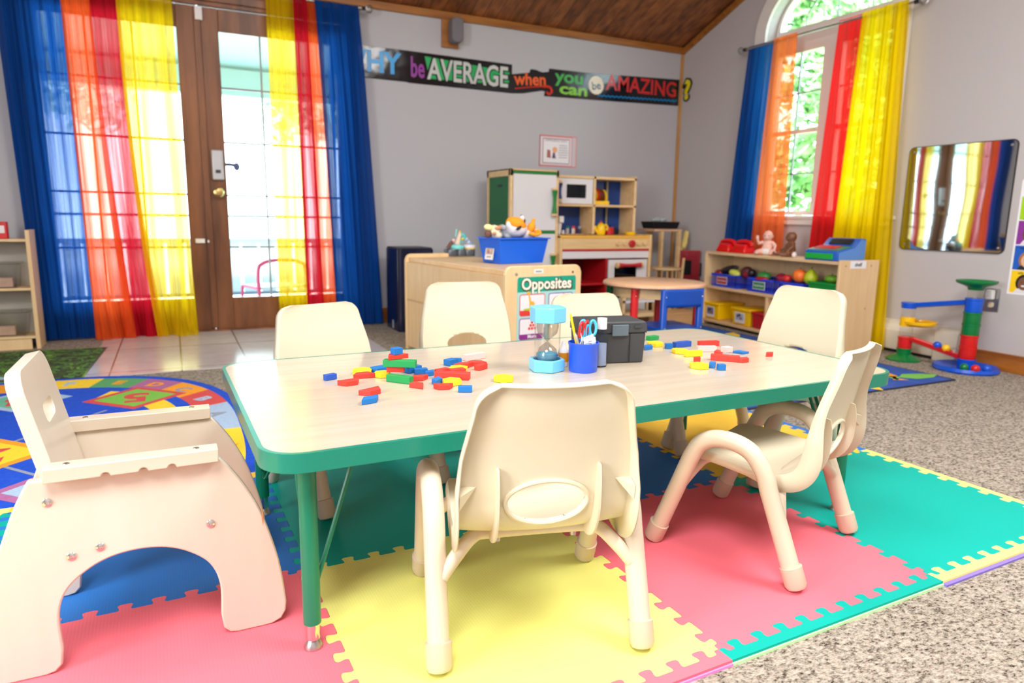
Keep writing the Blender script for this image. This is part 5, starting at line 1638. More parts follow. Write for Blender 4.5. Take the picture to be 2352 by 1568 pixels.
M_bkt = mat('basket_blue', (36, 66, 214), .4)
def basket(u, w_, lab, cm, words, first=None):
    t = thing('slotted_basket', lab, 'basket', sp_(u, .015, .291 + .0), srz(), 'slotted blue baskets on the toy shelf')
    m = MB(); D_ = .225; H_ = .092
    m.bb((.01, .01, 0), (w_ - .01, D_ - .01, .006), M_bkt)
    for z in (.0, H_ - .014):
        e = 0 if z else .006
        m.bb((e, e, z), (w_ - e, .010, z + .014), M_bkt); m.bb((e, D_ - .01, z), (w_ - e, D_, z + .014), M_bkt)
        m.bb((e, e, z), (.010, D_, z + .014), M_bkt); m.bb((w_ - .010, e, z), (w_, D_, z + .014), M_bkt)
    n_ = 12
    for k in range(n_ + 1):
        x = .004 + (w_ - .012) * k / n_
        m.bb((x, .004, .01), (x + .005, .008, H_ - .01), M_bkt); m.bb((x, D_ - .006, .01), (x + .005, D_ - .002, H_ - .01), M_bkt)
        y = .004 + (D_ - .012) * k / n_
        m.bb((.003, y, .01), (.007, y + .005, H_ - .01), M_bkt); m.bb((w_ - .007, y, .01), (w_ - .003, y + .005, H_ - .01), M_bkt)
    m.build('basket_body', t, smooth=0)
    m = MB().prism(rrect(.115, .052, .002), 0, .0015, M_pw, T(w_ * .45, .002, .045) @ FX)
    m.prism(rrect(.108, .045, .002), .0015, .002, cm, T(w_ * .45, .002, .045) @ FX)
    m.text(words, .017, M_pw, T(w_ * .45, -.0008, .045) @ FX, .0002, width=.095)
    m.build('name_card', t, smooth=0)
    return t
basket(.065, .27, 'blue slotted basket with a red name card, leftmost on the middle shelf', mat('card_red', (170, 40, 44), .5), 'Food Basket')
basket(.45, .27, 'blue slotted basket with a green name card in the middle of the shelf', mat('card_green', (52, 130, 84), .5), 'Vegetable Basket')
basket(.755, .22, 'blue slotted basket behind the chair top next to the green bin', mat('card_violet', (110, 110, 200), .5), 'Fruit Basket')
gbn = thing('green_bin', 'green plastic bin at the right end of the middle shelf', 'bin', sp_(1.0, .015, .291), srz())
m = MB(); w_, D_, H_ = .215, .22, .115
o_ = [(.012, .012, 0), (w_ - .012, .012, 0), (w_ - .012, D_ - .012, 0), (.012, D_ - .012, 0), (0, 0, H_), (w_, 0, H_), (w_, D_, H_), (0, D_, H_)]
i_ = [(.016, .016, .006), (w_ - .016, .016, .006), (w_ - .016, D_ - .016, .006), (.016, D_ - .016, .006), (.006, .006, H_), (w_ - .006, .006, H_), (w_ - .006, D_ - .006, H_), (.006, D_ - .006, H_)]
BF = [(0, 3, 2, 1), (0, 1, 5, 4), (1, 2, 6, 5), (2, 3, 7, 6), (3, 0, 4, 7), (8, 9, 10, 11), (8, 12, 13, 9), (9, 13, 14, 10), (10, 14, 15, 11), (11, 15, 12, 8), (4, 5, 13, 12), (5, 6, 14, 13), (6, 7, 15, 14), (7, 4, 12, 15)]
m.add(o_ + i_, BF, mat('bin_green', (0, 140, 50), .4)).build('bin_body', gbn, bevel=.003)
MB().prism([(-.004, -.004), (w_ + .004, -.004), (w_ + .004, D_ + .004), (-.004, D_ + .004)], H_ - .012, H_ + .002, MATS['bin_green'], holes=[[(.007, .007), (w_ - .007, .007), (w_ - .007, D_ - .007), (.007, D_ - .007)]]).build('rim', gbn, bevel=.002)
food = [
 ('toy_eggplant', 'long dark toy eggplant lying across the left basket', .19, .07, .405, (.105, .028, .026), (30, 26, 34), .25),
 ('toy_lemon', 'pale yellow-green toy squash in the left basket', .27, .06, .385, (.055, .03, .028), (206, 214, 90), -.15),
 ('toy_tomato', 'dark red toy food at the left end of the left basket', .10, .06, .375, (.04, .03, .025), (130, 24, 40), 0),
 ('toy_beet', 'dark maroon toy vegetable at the right of the left basket', .36, .09, .395, (.05, .04, .045), (90, 36, 44), .4),
 ('toy_olive', 'round black toy food between the two blue baskets', .445, .06, .400, (.030, .03, .028), (18, 16, 26), 0),
 ('toy_radish', 'crimson toy vegetable behind the black one', .40, .07, .385, (.045, .03, .022), (150, 20, 50), 0),
 ('toy_pepper', 'green toy pepper in the basket with the green card', .555, .07, .388, (.055, .04, .030), (50, 140, 64), 0),
 ('toy_strawberry', 'red toy fruit low in the basket with the green card', .57, .04, .372, (.06, .03, .016), (170, 30, 40), 0),
 ('toy_grapes', 'crimson toy fruit in the third basket', .73, .07, .388, (.05, .04, .030), (150, 24, 54), -.3),
 ('toy_cherry', 'bright red toy fruit beside the orange', .79, .05, .392, (.03, .03, .026), (206, 40, 36), 0),
 ('toy_orange', 'round toy orange in the third basket', .885, .06, .418, (.045, .044, .044), (246, 120, 40), 0),
 ('toy_lime', 'green toy apple in the green bin', 1.10, .10, .415, (.045, .04, .026), (110, 170, 40), 0),
]
for nm, lab, u, d, z, r_, c, tilt in food:
    q = MB().ell((0, 0, 0), r_, mat(nm + '_skin', c, .4), None, 18, 12, RY(-tilt))
    if nm in ('toy_orange', 'toy_pepper', 'toy_lime'):
        q.cyl((0, 0, r_[2] * .9), (.002, 0, r_[2] + .008), .003, M_tgreen, n=6)
    o = q.build(nm); o.location = sp_(u, d, z + .01); o.rotation_euler = (0, 0, srz())
    tag(o, lab, 'toy food', 'toy food in the shelf baskets')
q = MB().lathe([(.0001, -.045), (.022, -.042), (.040, -.022), (.043, 0), (.034, .022), (.020, .040), (.012, .050), (.0001, .054)], mat('pear_skin', (176, 190, 30), .4), None, 20)
q.cyl((0, 0, .05), (.004, 0, .066), .003, M_brn, n=6)
o = q.build('toy_pear', smooth=60); o.location = sp_(.975, .06, .425)
tag(o, 'yellow-green toy pear between the orange and the green bin', 'toy food', 'toy food in the shelf baskets')
def lidbin(u, w_, D_, H_, lab, c, lidc, seedc, photo=True):
    t = thing('lidded_bin', lab, 'bin', sp_(u, .0, .043), srz())
    mm = mat('binplastic_' + seedc, c, .4)
    m = MB(); m.box((w_ / 2, D_ / 2 + .01, H_ / 2), (w_ * .88, D_ * .9, H_), mm, None, 0, (1.1, 1.06)); m.build('bin_body', t, bevel=.006)
    MB().prism(rrect(w_ + .004, D_ + .01, .012, 4, w_ / 2, D_ / 2 + .01), H_ - .004, H_ + .012, mm).build('lid', t, bevel=.004)
    if photo:
        m = MB(); Q_ = T(w_ * .5, .010, H_ * .5) @ RX(.05) @ FX
        m.prism(rrect(w_ * .5, H_ * .68, .003), 0, .002, M_pw, Q_); m.prism(rrect(w_ * .42, H_ * .45, .002, 2, 0, H_ * .06), .002, .0025, mat('photo_' + seedc, lidc, .5), Q_)
        for k, (x, y, c2) in enumerate(((-.02, .01, (90, 60, 50)), (.012, -.004, (170, 90, 50)), (.0, .018, (60, 66, 90)))):
            m.prism(circ(.011, 10, x, y), .0025, .003, mat('ph_%s%d' % (seedc, k), c2, .5), Q_)
        m.build('picture_label', t, smooth=0)
    return t
lidbin(.004, .175, .235, .112, 'yellow lidded bin at the left of the bottom shelf', (252, 204, 0), (120, 130, 170), 'a')
lidbin(.315, .20, .22, .108, 'yellow lidded bin with a picture label in the middle of the bottom shelf', (252, 204, 0), (176, 190, 210), 'b')
lidbin(.525, .12, .235, .10, 'red bin partly behind the chair on the bottom shelf', (190, 20, 30), (0, 0, 0), 'c', False)
# on top of the shelf
def phone(u, d, lab):
    t = thing('toy_phone', lab, 'toy phone', sp_(u, d, .538), srz(), 'red toy phones on the shelf')
    M_pr = mat('phone_red', (220, 14, 20), .22)
    MB().box((0, 0, .032), (.15, .12, .064), M_pr, None, 0, (.72, .7)).build('phone_body', t, bevel=.014, seg=4)
    MB().tube(spline([(-.078, 0, .052), (-.06, 0, .074), (0, 0, .082), (.06, 0, .074), (.078, 0, .052)], 5), .015, M_pr, 12).build('handset', t)
    return t
phone(.09, .13, 'red toy phone at the left end of the toy shelf')
phone(.275, .12, 'second red toy phone, next to the pale baby doll')
def doll(lab, u, d, rz, skin, diaper=True):
    t = thing('baby_doll', lab, 'doll', sp_(u, d, .538), rz, 'baby dolls on the toy shelf')
    ms = mat('doll_skin_%d' % skin[0], skin, .45)
    m = MB()
    m.ell((0, 0, .045), (.036, .030, .044), ms); m.ell((0, 0, .080), (.032, .025, .026), ms)
    m.ell((0, -.002, .128), (.031, .033, .037), ms); m.ell((0, -.024, .118), (.020, .014, .018), ms)
    m.cyl((0, 0, .085), (0, 0, .11), .014, ms)
    m.ell((0, -.036, .122), (.004, .005, .005), ms); m.ell((-.031, .003, .126), (.004, .007, .009), ms); m.ell((.031, .003, .126), (.004, .007, .009), ms)
    for s in (-1, 1):
        m.tube([(s * .022, -.01, .028), (s * .05, -.035, .022), (s * .062, -.045, .018)], [.021, .018, .014], ms, 12)
        m.tube([(s * .062, -.045, .018), (s * .050, -.072, .014), (s * .045, -.086, .016)], [.014, .012, .009], ms, 10)
        m.ell((s * .044, -.094, .020), (.010, .008, .014), ms)
    up = -1
    if diaper:
        m.tube([(up * .028, -.004, .088), (up * .055, -.012, .078), (up * .062, -.026, .105)], [.013, .012, .009], ms, 10); m.ell((up * .062, -.028, .115), (.011, .009, .012), ms)
    else:
        m.tube([(up * .028, -.004, .088), (up * .046, -.016, .064), (up * .044, -.040, .050)], [.013, .012, .009], ms, 10); m.ell((up * .043, -.048, .047), (.009, .011, .009), ms)
    for k in range(4 if diaper else 0):
        m.cyl((up * .062 + (k - 1.5) * .005, -.030, .120), (up * .062 + (k - 1.5) * .006, -.032, .132), .0028, ms, n=6)
    m.tube([(-up * .028, -.004, .088), (-up * .052, -.010, .066), (-up * .056, -.030, .048)], [.013, .012, .009], ms, 10); m.ell((-up * .055, -.036, .042), (.009, .011, .009), ms)
    for k in range(4):
        m.cyl((-up * .055 + (k - 1.5) * .004, -.042, .040), (-up * .055 + (k - 1.5) * .005, -.052, .034), .0028, ms, n=6)
    b = plush(m, 'body', t, .0028, 3)
    q = MB()
    for s in (-1, 1):
        q.ell((s * .012, -.0335, .130), (.0045, .002, .0035), M_ink)
    q.build('eyes', t)
    MB().ell((0, -.0375, .108), (.007, .002, .002), mat('doll_lip', (200, 96, 96), .5)).build('mouth', t)
    if diaper:
        MB().ell((0, -.004, .026), (.042, .036, .028), M_fur_w).build('diaper', t)
    return t
doll('pale baby doll in a white diaper sitting with one arm raised', .53, .10, radians(-60), (240, 190, 172))
doll('brown baby doll sitting in profile beside the pale one', .715, .13, radians(-118), (122, 78, 52), False)
q = MB().ell((0, 0, 0), (.016, .014, .018), M_fur_w)
prop('white_ball', 'small white soft ball beside the brown doll', 'ball', q).location = sp_(.81, .07, .557)
reg = thing('toy_cash_register', 'blue and green toy cash register at the right end of the shelf', 'toy cash register', sp_(1.07, .14, .538), radians(-94.1) + .1)
M_regb = mat('register_blue', (24, 92, 190), .35); M_regl = mat('register_sky', (96, 150, 226), .35)
P = [(-.14, 0), (.14, 0), (.14, .135), (.085, .137), (.02, .085), (-.14, .055)]
# side profile runs front (-) to back (+) in depth
QR = T(0, 0, 0) @ RZ(pi / 2) @ FX
m = MB().prism([(-.13, 0), (.12, 0), (.12, .130), (.075, .134), (.02, .085), (-.13, .058)], -.115, .115, M_regb, T(0, 0, 0) @ Matrix(((0, 0, 1, 0), (1, 0, 0, 0), (0, 1, 0, 0), (0, 0, 0, 1))))
m.build('register_body', reg, bevel=.006, seg=3)
MB().prism([(-.12, .008), (.112, .008), (.112, .122), (.075, .126), (.02, .078), (-.12, .050)], .1155, .118, M_regl, Matrix(((0, 0, 1, 0), (1, 0, 0, 0), (0, 1, 0, 0), (0, 0, 0, 1)))).build('side_panel', reg, label='sky blue side of the register')
MB().box((-.01, -.133, .027), (.19, .008, .034), mat('register_green', (0, 168, 50), .35)).build('drawer', reg, bevel=.002, label='green cash drawer')
MB().box((0, 0, 0), (.215, .13, .005), mat('register_teal', (0, 120, 110), .35), T(0, -.055, .0735) @ RX(.178)).build('top_plate', reg, label='teal top plate')
MB().box((0, 0, 0), (.14, .075, .006), M_red_p, T(-.02, -.045, .079) @ RX(.178)).build('key_pad', reg, label='red key panel')
MB().box((0, 0, 0), (.15, .044, .006), M_black, T(0, .046, .1125) @ RX(.728)).build('display', reg, label='dark display window')

# ================================================================== right wall: mirror, outlet, poster, heater, ball run
mr = thing('wall_mirror', 'rounded acrylic safety mirror on the right wall', 'mirror', (XR, 2.444, .898))
M_mir = mat('mirror_film', (186, 188, 190), .03, 1.0)
n_, l_, b_ = nt(M_mir)
bump(n_, l_, b_, noise(n_, l_, coords(n_, l_, (1, 1, 1)), 2.2, 1), .10, .01)
MB().prism(rrect(.59, .588, .03, 6), 0, .008, mat('mirror_edge', (50, 42, 40), .3), FR).build('backing', mr)
MB().prism(rrect(.582, .580, .028, 6), .008, .0095, M_mir, FR).build('mirror_sheet', mr, smooth=0)
for y in (-.265, .265):
    for z in (-.265, .265):
        MB().lathe([(.007, .0095), (.006, .013), (.0001, .014)], M_steel, FR @ T(y, z, 0), 12).build('mounting_screw', mr)
ou = thing('wall_outlet', 'steel double outlet with a plugged-in night light on the right wall', 'outlet', (XR, 2.178, .358))
MB().prism(rrect(.078, .122, .004), 0, .004, M_steel, FR).build('cover_plate', ou, bevel=.001)
for z in (.025, -.025):
    MB().prism(rrect(.030, .028, .01), .004, .006, mat('ivory_socket', (222, 206, 170), .4), FR @ T(0, z, 0)).build('socket', ou)
q = MB().box((0, .03, .022), (.038, .05, .03), M_white, FR); q.build('night_light', ou, bevel=.004, label='white night light plugged in')
MB().lathe([(.014, .03), (.016, .05), (.010, .056), (.0001, .058)], M_clear, FR @ T(0, .01, 0), 16).build('lens', ou)
ou2 = thing('wall_outlet', 'dark outlet plate low in the far corner beside the toy shelf', 'outlet', (XR, 4.50, .35))
MB().prism(rrect(.07, .11, .004), 0, .004, mat('pewter_plate', (96, 90, 88), .4, .6), FR).build('cover_plate', ou2)
for z in (.025, -.025):
    MB().prism(rrect(.028, .028, .01), .004, .006, MATS['ivory_socket'], FR @ T(0, z, 0)).build('socket', ou2)
fp = thing('faces_poster', 'poster of coloured squares with portrait faces at the right edge of the photo', 'poster', (XR, 2.11, .40))
m = MB().prism([(0, 0), (.50, 0), (.50, .60), (.02, .60), (0, .58)], 0, .001, M_pw, FR)
rows = [(.010, .118, (250, 206, 20), 'silly'), (.128, .128, (28, 92, 190), 'happy'), (.258, .124, (140, 50, 150), 'sad'), (.384, .12, (166, 214, 20), 'proud')]
for r_, (z, h, c, wd) in enumerate(rows):
    for k in range(4):
        cm = mat('face_bg%d%d' % (r_, k % 2), c if k % 2 == 0 else tuple(255 - int(v * .6) for v in c), .4)
        x = .010 + k * .12
        m.prism([(x, z), (x + .115, z), (x + .115, z + h - .004), (x, z + h - .004)], .001, .0013, cm, FR)
        sk = [(120, 80, 56), (224, 178, 150), (238, 200, 176), (140, 96, 70)][(r_ + k) % 4]
        hc = [(30, 24, 24), (170, 110, 60), (110, 70, 40), (20, 18, 20)][(r_ + k) % 4]
        cx = x + .065
        m.prism(circ(.040, 16, cx, z + .052, .044), .0013, .0015, mat('face_hair%d' % ((r_ + k) % 4), hc, .6), FR)
        m.prism([(cx - .045, z), (cx + .045, z), (cx + .03, z + .022), (cx - .03, z + .022)], .0015, .0017, mat('face_top%d' % (r_ % 2), (36, 32, 40) if r_ % 2 else (230, 224, 226), .6), FR)
        m.prism(circ(.028, 16, cx, z + .048, .034), .0017, .0019, mat('face_skin%d' % ((r_ + k) % 4), sk, .6), FR)
        m.prism(circ(.012, 10, cx, z + .036, .004), .0019, .0021, M_pw, FR)
        for s in (-1, 1):
            m.prism(circ(.0035, 8, cx + s * .011, z + .055, .0025), .0019, .0021, M_ink, FR)
        m.text(wd, .018, M_ink, FR @ T(cx - .02, z + h - .016, .0022), .0002)
m.build('printed_sheet', fp, smooth=0)
hb = thing('baseboard_heater', 'cream baseboard heater along the right wall behind the ball run', 'heater', (XR, 2.29, GZ))
HP = [(0, .02), (-.062, .02), (-.066, .04), (-.066, .135), (-.060, .140), (-.030, .158), (-.018, .165), (-.018, .185), (0, .19)]
def hxz(P, y0, y1, mm, name, **k):
    return MB().prism(P, y0, y1, mm, Matrix(((1, 0, 0, 0), (0, 0, 1, 0), (0, 1, 0, 0), (0, 0, 0, 1)))).build(name, hb, smooth=20, **k)
M_heat = mat('heater_cream', (222, 214, 196), .4)
hxz(HP, .12, 2.35, M_heat, 'heater_cover')
hxz([(0, .0), (-.072, .0), (-.072, .15), (-.066, .17), (-.05, .185), (0, .195)], 0, .13, M_heat, 'end_cap', bevel=.003)
hxz([(0, .0), (-.045, .0), (-.045, .02), (0, .02)], .13, 2.35, M_black, 'painted_shade')  # solid black strip painted in as the shade under the heater

rn = thing('ball_run', 'plastic ball run toy with green funnel and blue base by the right wall', 'marble run', (3.72, 2.33, GZ), 0)
ax, ay = -.022, .150       # small tower
bx_, by_ = .042, -.160     # tall tower
pb = mat('run_blue', (10, 84, 206), .25); pg = mat('run_green', (0, 118, 56), .25); pr_ = mat('run_red', (214, 30, 28), .25); py = mat('run_yellow', (252, 196, 10), .25)
def ring(x, y, r, z0, z1, mm, nm, lip=True):
    P = [(r * .96, z0), (r, z0 + .006), (r, z1 - .012)] + ([(r * 1.06, z1 - .010), (r * 1.06, z1)] if lip else [(r, z1)])
    return MB().lathe(P, mm, T(x, y, 0), 28, True).build(nm, rn)
MB().lathe([(.0001, 0), (.088, 0), (.090, .008), (.070, .020), (.045, .032), (.037, .036)], pg, T(ax, ay, 0), 32).build('small_base', rn, label='green round foot')
ring(ax, ay, .037, .032, .070, pg, 'tube_section'); ring(ax, ay, .037, .070, .136, pr_, 'tube_section')
MB().lathe([(.034, .136), (.034, .197)], M_clear, T(ax, ay, 0), 24, False).build('clear_section', rn)
MB().lathe([(.034, .245), (.034, .297)], M_clear, T(ax, ay, 0), 24, False).build('clear_section', rn)
ring(ax, ay, .039, .297, .330, pb, 'tube_section')
m = MB().lathe([(.0001, .200), (.060, .200), (.082, .212), (.085, .226), (.080, .228), (.076, .216), (.0001, .208)], py, T(ax + .035, ay - .052, 0), 36)
m.lathe([(.038, .195), (.038, .246)], py, T(ax, ay, 0), 24)
m.build('yellow_dish', rn, label='yellow swirl dish')
MB().lathe([(.0001, 0), (.150, 0), (.155, .010), (.148, .026), (.135, .022), (.120, .012), (.0001, .010)], pb, T(bx_ - .0, by_, 0), 44).build('large_base', rn, label='wide blue catching tray')
for z0, z1, mm in ((.010, .062, pb), (.062, .126, pr_), (.126, .190, pr_), (.190, .250, pg), (.250, .312, pg), (.312, .385, pb)):
    ring(bx_, by_, .041, z0, z1, mm, 'tube_section')
MB().lathe([(.036, .385), (.036, .440)], M_clear, T(bx_, by_, 0), 24, False).build('clear_section', rn)
MB().lathe([(.036, .428), (.040, .442), (.060, .452), (.088, .462), (.095, .470), (.095, .478), (.088, .474), (.060, .464), (.036, .452), (.020, .440)], pg, T(bx_, by_, 0), 40, False).build('funnel', rn, smooth=60, label='green funnel')
def chute(p0, p1, w_, mm, nm):
    p0, p1 = Vector(p0), Vector(p1); d = (p1 - p0); L = d.length
    Q = T(*p0) @ d.to_track_quat('X', 'Z').to_matrix().to_4x4()
    P = [(w_, .012), (w_ - .003, .012), (w_ * .6, -.004), (0, -.009), (-w_ * .6, -.004), (-w_ + .003, .012), (-w_, .012), (-w_ * .75, -.010), (0, -.016), (w_ * .75, -.010)]
    return MB().prism(P, 0, L, mm, Q @ Matrix(((0, 0, 1, 0), (1, 0, 0, 0), (0, 1, 0, 0), (0, 0, 0, 1)))).build(nm, rn, smooth=50)
chute((ax, ay - .02, .316), (bx_, by_ + .03, .362), .020, pb, 'upper_chute')
chute((ax, ay - .03, .128), (bx_ - .005, by_ + .03, .066), .022, pr_, 'lower_chute')
def rb_(t_, off=.034):
    p = Vector((3.72 + ax, 2.33 + ay - .03, GZ + .128)).lerp(Vector((3.72 + bx_ - .005, 2.33 + by_ + .03, GZ + .066)), t_)
    return (p.x - .004, p.y, p.z + .018)
for lab, loc, mm in (('blue ball on the red chute', rb_(.55), pb), ('yellow ball on the red chute', rb_(.72), py), ('clear ball lowest on the red chute', rb_(.88), M_clear),
                     ('green ball in the blue catching tray', (3.655, 2.115, GZ + .034), pg), ('red ball in the blue catching tray', (3.675, 2.070, GZ + .034), pr_), ('blue ball at the right in the catching tray', (3.73, 2.045, GZ + .034), pb)):
    o = MB().ell((0, 0, 0), .021, mm, None, 24, 14).build('toy_ball', smooth=80); o.location = loc
    tag(o, lab, 'ball', 'balls of the ball run')

# ================================================================== back wall: banner, notice, loudspeaker
bnr = thing('word_banner', 'black word banner reading WHY be AVERAGE when you can be AMAZING on the back wall', 'banner', (0, YB, 0))
M_bk = mat('banner_black', (26, 24, 26), .12); M_bt = FX
n_, l_, b_ = nt(M_bk)
bump(n_, l_, b_, noise(n_, l_, coords(n_, l_, (1, 1, 1)), 6, 2), .3, .01)
def ink(nm, c):
    return mat('ink_' + nm, c, .25)
def BP(x, z, d=0):
    return T(x, -.004 - d, z) @ FX
m = MB().prism([(1.03, 1.668), (1.54, 1.668), (1.54, 1.875), (1.03, 1.875)], 0, .002, M_bk, T(0, -.001, 0) @ FX)
m.text('WHY', .19, ink('sky', (30, 160, 230)), BP(1.275, 1.772), .0006, off=.006, width=.44)
m.build('why_panel', bnr, smooth=0, label='glossy panel with sky blue WHY')
m = MB().prism([(1.54, 1.664), (2.345, 1.664), (2.345, 1.868), (1.54, 1.875)], 0, .002, M_bk, T(0, -.001, 0) @ FX)
m.text('be', .19, ink('purple', (150, 50, 156)), BP(1.612, 1.765), .0006, off=.004, width=.10)
m.prism([(1.665, 1.852), (2.325, 1.815), (2.32, 1.722), (1.70, 1.705)], .002, .0024, ink('emerald', (40, 176, 96)), T(0, -.001, 0) @ FX)
m.text('AVERAGE', .20, M_bk, BP(2.00, 1.765, .0002), .0002, off=.012, width=.66)
m.text('AVERAGE', .20, ink('silver', (206, 210, 206)), BP(2.00, 1.765, .0012), .0004, off=.004, width=.63)
m.build('average_panel', bnr, smooth=0, label='panel with purple be and silver AVERAGE on green')
m = MB().prism([(2.345, 1.664), (2.44, 1.672), (2.60, 1.705), (2.66, 1.70), (2.665, 1.85), (2.60, 1.838), (2.54, 1.852), (2.50, 1.85), (2.49, 1.825), (2.345, 1.80)], 0, .002, M_bk, T(0, -.001, 0) @ FX)
m.text('when', .125, ink('orange', (240, 100, 40)), BP(2.50, 1.775) @ Matrix.Shear('XY', 4, (0, 0)) @ RZ(.06), .0006, off=.003, width=.27)
m.tube([(2.37, -.006, 1.70), (2.50, -.006, 1.722), (2.60, -.006, 1.735)], .005, ink('brick', (214, 60, 46)), 6)
m.tube(spline([(2.60, -.012, 1.735), (2.66, -.012, 1.735), (2.68, -.012, 1.705), (2.655, -.012, 1.685), (2.635, -.012, 1.70)], 5), .010, ink('brick', (0, 0, 0)), 8)
m.build('when_panel', bnr, smooth=0, label='slanted panel with orange script when')
m = MB().prism([(2.62, 1.668), (3.03, 1.676), (3.03, 1.875), (2.66, 1.872)], 0, .002, M_bk, T(0, -.0006, 0) @ FX)
m.text('you', .125, ink('leaf', (60, 176, 70)), BP(2.84, 1.822), .0006, off=.003, width=.25)
m.text('can', .115, ink('lime', (130, 206, 40)), BP(2.88, 1.735), .0006, off=.003, width=.25)
m.build('you_can_panel', bnr, smooth=0, label='panel with green you can')
m = MB().prism([(3.03, 1.676), (3.905, 1.70), (3.905, 1.91), (3.03, 1.875)], 0, .002, M_bk, T(0, -.001, 0) @ FX)
m.prism(circ(.070, 26, 3.085, 1.79), .002, .0026, ink('cream', (240, 232, 150)), T(0, -.001, 0) @ FX)
m.text('be', .085, M_bk, BP(3.085, 1.785, .0006) @ RZ(.2), .0004, off=.002)
m.text('AMAZING', .165, ink('red', (214, 44, 44)), BP(3.53, 1.818), .0006, off=.003, width=.70)
m.tube([(3.10 + .02 * k, -.006, 1.712 + .0006 * k + (.006 if k % 2 else -.004)) for k in range(40)], .006, ink('azure', (20, 140, 210)), 6)
m.build('amazing_panel', bnr, smooth=0, label='panel with red AMAZING over a blue wavy line')
m = MB().text('?', .21, M_bk, T(XR - .002, YB - .082, 1.812) @ FR @ Matrix.Diagonal((1.25, 1, 1, 1)), .001, off=.022)
m.text('?', .21, ink('yellow', (240, 226, 20)), T(XR - .005, YB - .082, 1.812) @ FR @ Matrix.Diagonal((1.25, 1, 1, 1)), .001, off=.006)
tag(m.build('question_mark_sign', smooth=0), 'yellow question mark cut-out on the right wall next to the banner', 'sign')

no = thing('wall_notice', 'white printed notice with red double frame above the play kitchen', 'notice', (2.757, YB, 1.267))
Mr = ink('coral', (236, 104, 98))
m = MB()
def frame(w_, h_, t_, mm, cx=0, cy=0, z=.001):
    m.prism([(cx - w_ / 2, cy - h_ / 2), (cx + w_ / 2, cy - h_ / 2), (cx + w_ / 2, cy + h_ / 2), (cx - w_ / 2, cy + h_ / 2)], z, z + .0006, mm, FX,
            holes=[[(cx - w_ / 2 + t_, cy - h_ / 2 + t_), (cx + w_ / 2 - t_, cy - h_ / 2 + t_), (cx + w_ / 2 - t_, cy + h_ / 2 - t_), (cx - w_ / 2 + t_, cy + h_ / 2 - t_)]])
m.prism([(-.165, -.115), (.165, -.115), (.165, .115), (-.165, .115)], 0, .001, mat('notice_lilac', (206, 200, 206), .5), FX)
m.prism([(-.15, -.10), (.115, -.10), (.115, .10), (-.15, .10)], .001, .0015, M_pw, FX)
frame(.335, .235, .006, Mr); frame(.29, .225, .004, Mr, -.02)
frame(.245, .19, .006, ink('brickdot', (170, 90, 110)), -.017, 0, .0016)
m.text('OPENING DAY', .022, mat('ink_grey', (120, 116, 120), .5), T(-.02, -.0022, .078) @ FX, .0002, width=.2)
m.prism(circ(.022, 16, -.03, .01), .0016, .002, ink('peach', (240, 176, 130)), FX)
m.prism([(-.10, -.05), (-.065, -.055), (-.07, .005), (-.098, .01)], .0016, .002, ink('terracotta', (176, 104, 96)), FX)
m.prism([(-.055, -.055), (-.02, -.055), (-.03, -.01), (-.045, -.01)], .0016, .002, ink('plum', (104, 80, 120)), FX)
for k in range(6):
    m.box((.045, -.0018, .045 - k * .018), (.09 - .02 * abs(k - 3) / 3, .0006, .004), MATS['ink_grey'])
m.build('printed_sheet', no, smooth=0)
lsp = thing('wall_speaker', 'grey wall loudspeaker on a wooden block under the ceiling trim', 'loudspeaker', (1.85, YB, 2.03))
MB().bb((-.062, -.024, -.105), (.062, 0, .082), M_trim).build('mounting_block', lsp, bevel=.003, smooth=0)
MB().prism(rrect(.085, .165, .03, 6, 0, 0), .022, .115, mat('speaker_grey', (116, 112, 116), .6), T(.022, 0, .0) @ FX).build('speaker_body', lsp, bevel=.01, seg=3)
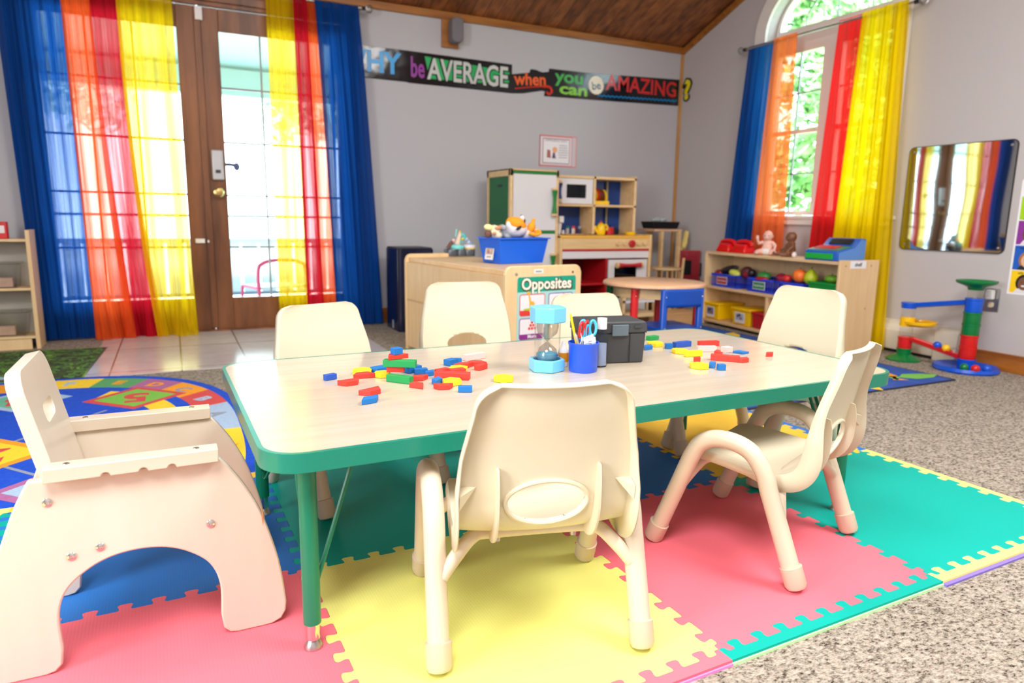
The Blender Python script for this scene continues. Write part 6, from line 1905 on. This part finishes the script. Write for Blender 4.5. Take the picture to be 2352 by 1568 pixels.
# ================================================================== low shelf at the far left
ls = thing('block_shelf', 'low maple shelf with clear tubs of blocks at the left edge of the photo', 'shelf', (-1.05, 4.64, GZ))
m_ = M_maple_l
MB().bb((.330, -.09, 0), (.350, .09, .655), m_).build('side_panel', ls, bevel=.002, smooth=0)
MB().bb((-.60, -.09, 0), (-.58, .09, .655), m_).build('side_panel', ls, bevel=.002, smooth=0)
for z in (.592, .327, .060):
    MB().bb((-.58, -.088, z - .0), (.33, .09, z + .014), m_).build('shelf_board', ls, bevel=.002, smooth=0)
MB().bb((-.58, -.085, 0), (.31, -.07, .058), m_).build('kick_board', ls, smooth=0)
MB().bb((-.58, .082, .06), (.33, .09, .60), mat('shelf_back', (190, 184, 172), .6)).build('back_panel', ls, smooth=0)
M_tub = glass('tub_plastic', (236, 236, 232), .15)
k = 0
for (x, z, w_, labs) in ((.13, .342, .30, 'clear tub of wooden blocks on the middle shelf of the far left unit'), (.13, .075, .34, 'clear tub of wooden blocks on the bottom shelf of the far left unit'), (-.25, .342, .30, 'clear tub on the middle shelf cut by the photo edge'), (-.28, .075, .34, 'clear tub on the bottom shelf cut by the photo edge')):
    t = thing('clear_tub', labs, 'tub', (-1.05 + x, 4.63, GZ + z))
    m = MB(); m.add([(a * .5 * w_ * (1 if c_ else .9), b * .065 * (1 if c_ else .9), c_ * .13) for c_ in (0, 1) for a, b in ((-1, -1), (1, -1), (1, 1), (-1, 1))], [(0, 3, 2, 1), (0, 1, 5, 4), (1, 2, 6, 5), (2, 3, 7, 6), (3, 0, 4, 7)], M_tub)
    m.build('tub_body', t, smooth=0)
    MB().prism(rrect(w_ + .02, .15, .01), .128, .136, M_tub, holes=[rrect(w_ - .01, .12, .008)]).build('rim', t)
    for q_ in range(5):
        o = MB().box((0, 0, 0), (.082, .045, .050), wood('block_tan', (232, 200, 180), (214, 178, 152), (20, 20, 20), .6)).build('unit_block', bevel=.002, smooth=0)
        o.location = (-1.05 + x - w_ * .32 + (q_ % 3) * .085, 4.62, GZ + z + .027 + (q_ // 3) * .052)
        row = ['bottom left', 'bottom middle', 'bottom right', 'top left', 'top middle'][q_]
        tag(o, 'tan unit block, %s in the %s' % (row, labs.split(' cut')[0].replace('clear tub of wooden blocks', 'tub').replace('clear tub', 'outer tub').replace(' of the far left unit', '')), 'block', 'tan unit blocks in the clear tubs')
t = thing('red_toy_box', 'small red and white box on top of the far left shelf', 'box', (-.845, 4.62, GZ + .607))
MB().box((0, 0, .045), (.08, .05, .09), M_red_p).build('box_body', t, bevel=.003)
MB().box((0, -.026, .05), (.06, .002, .04), M_white).build('box_label', t)
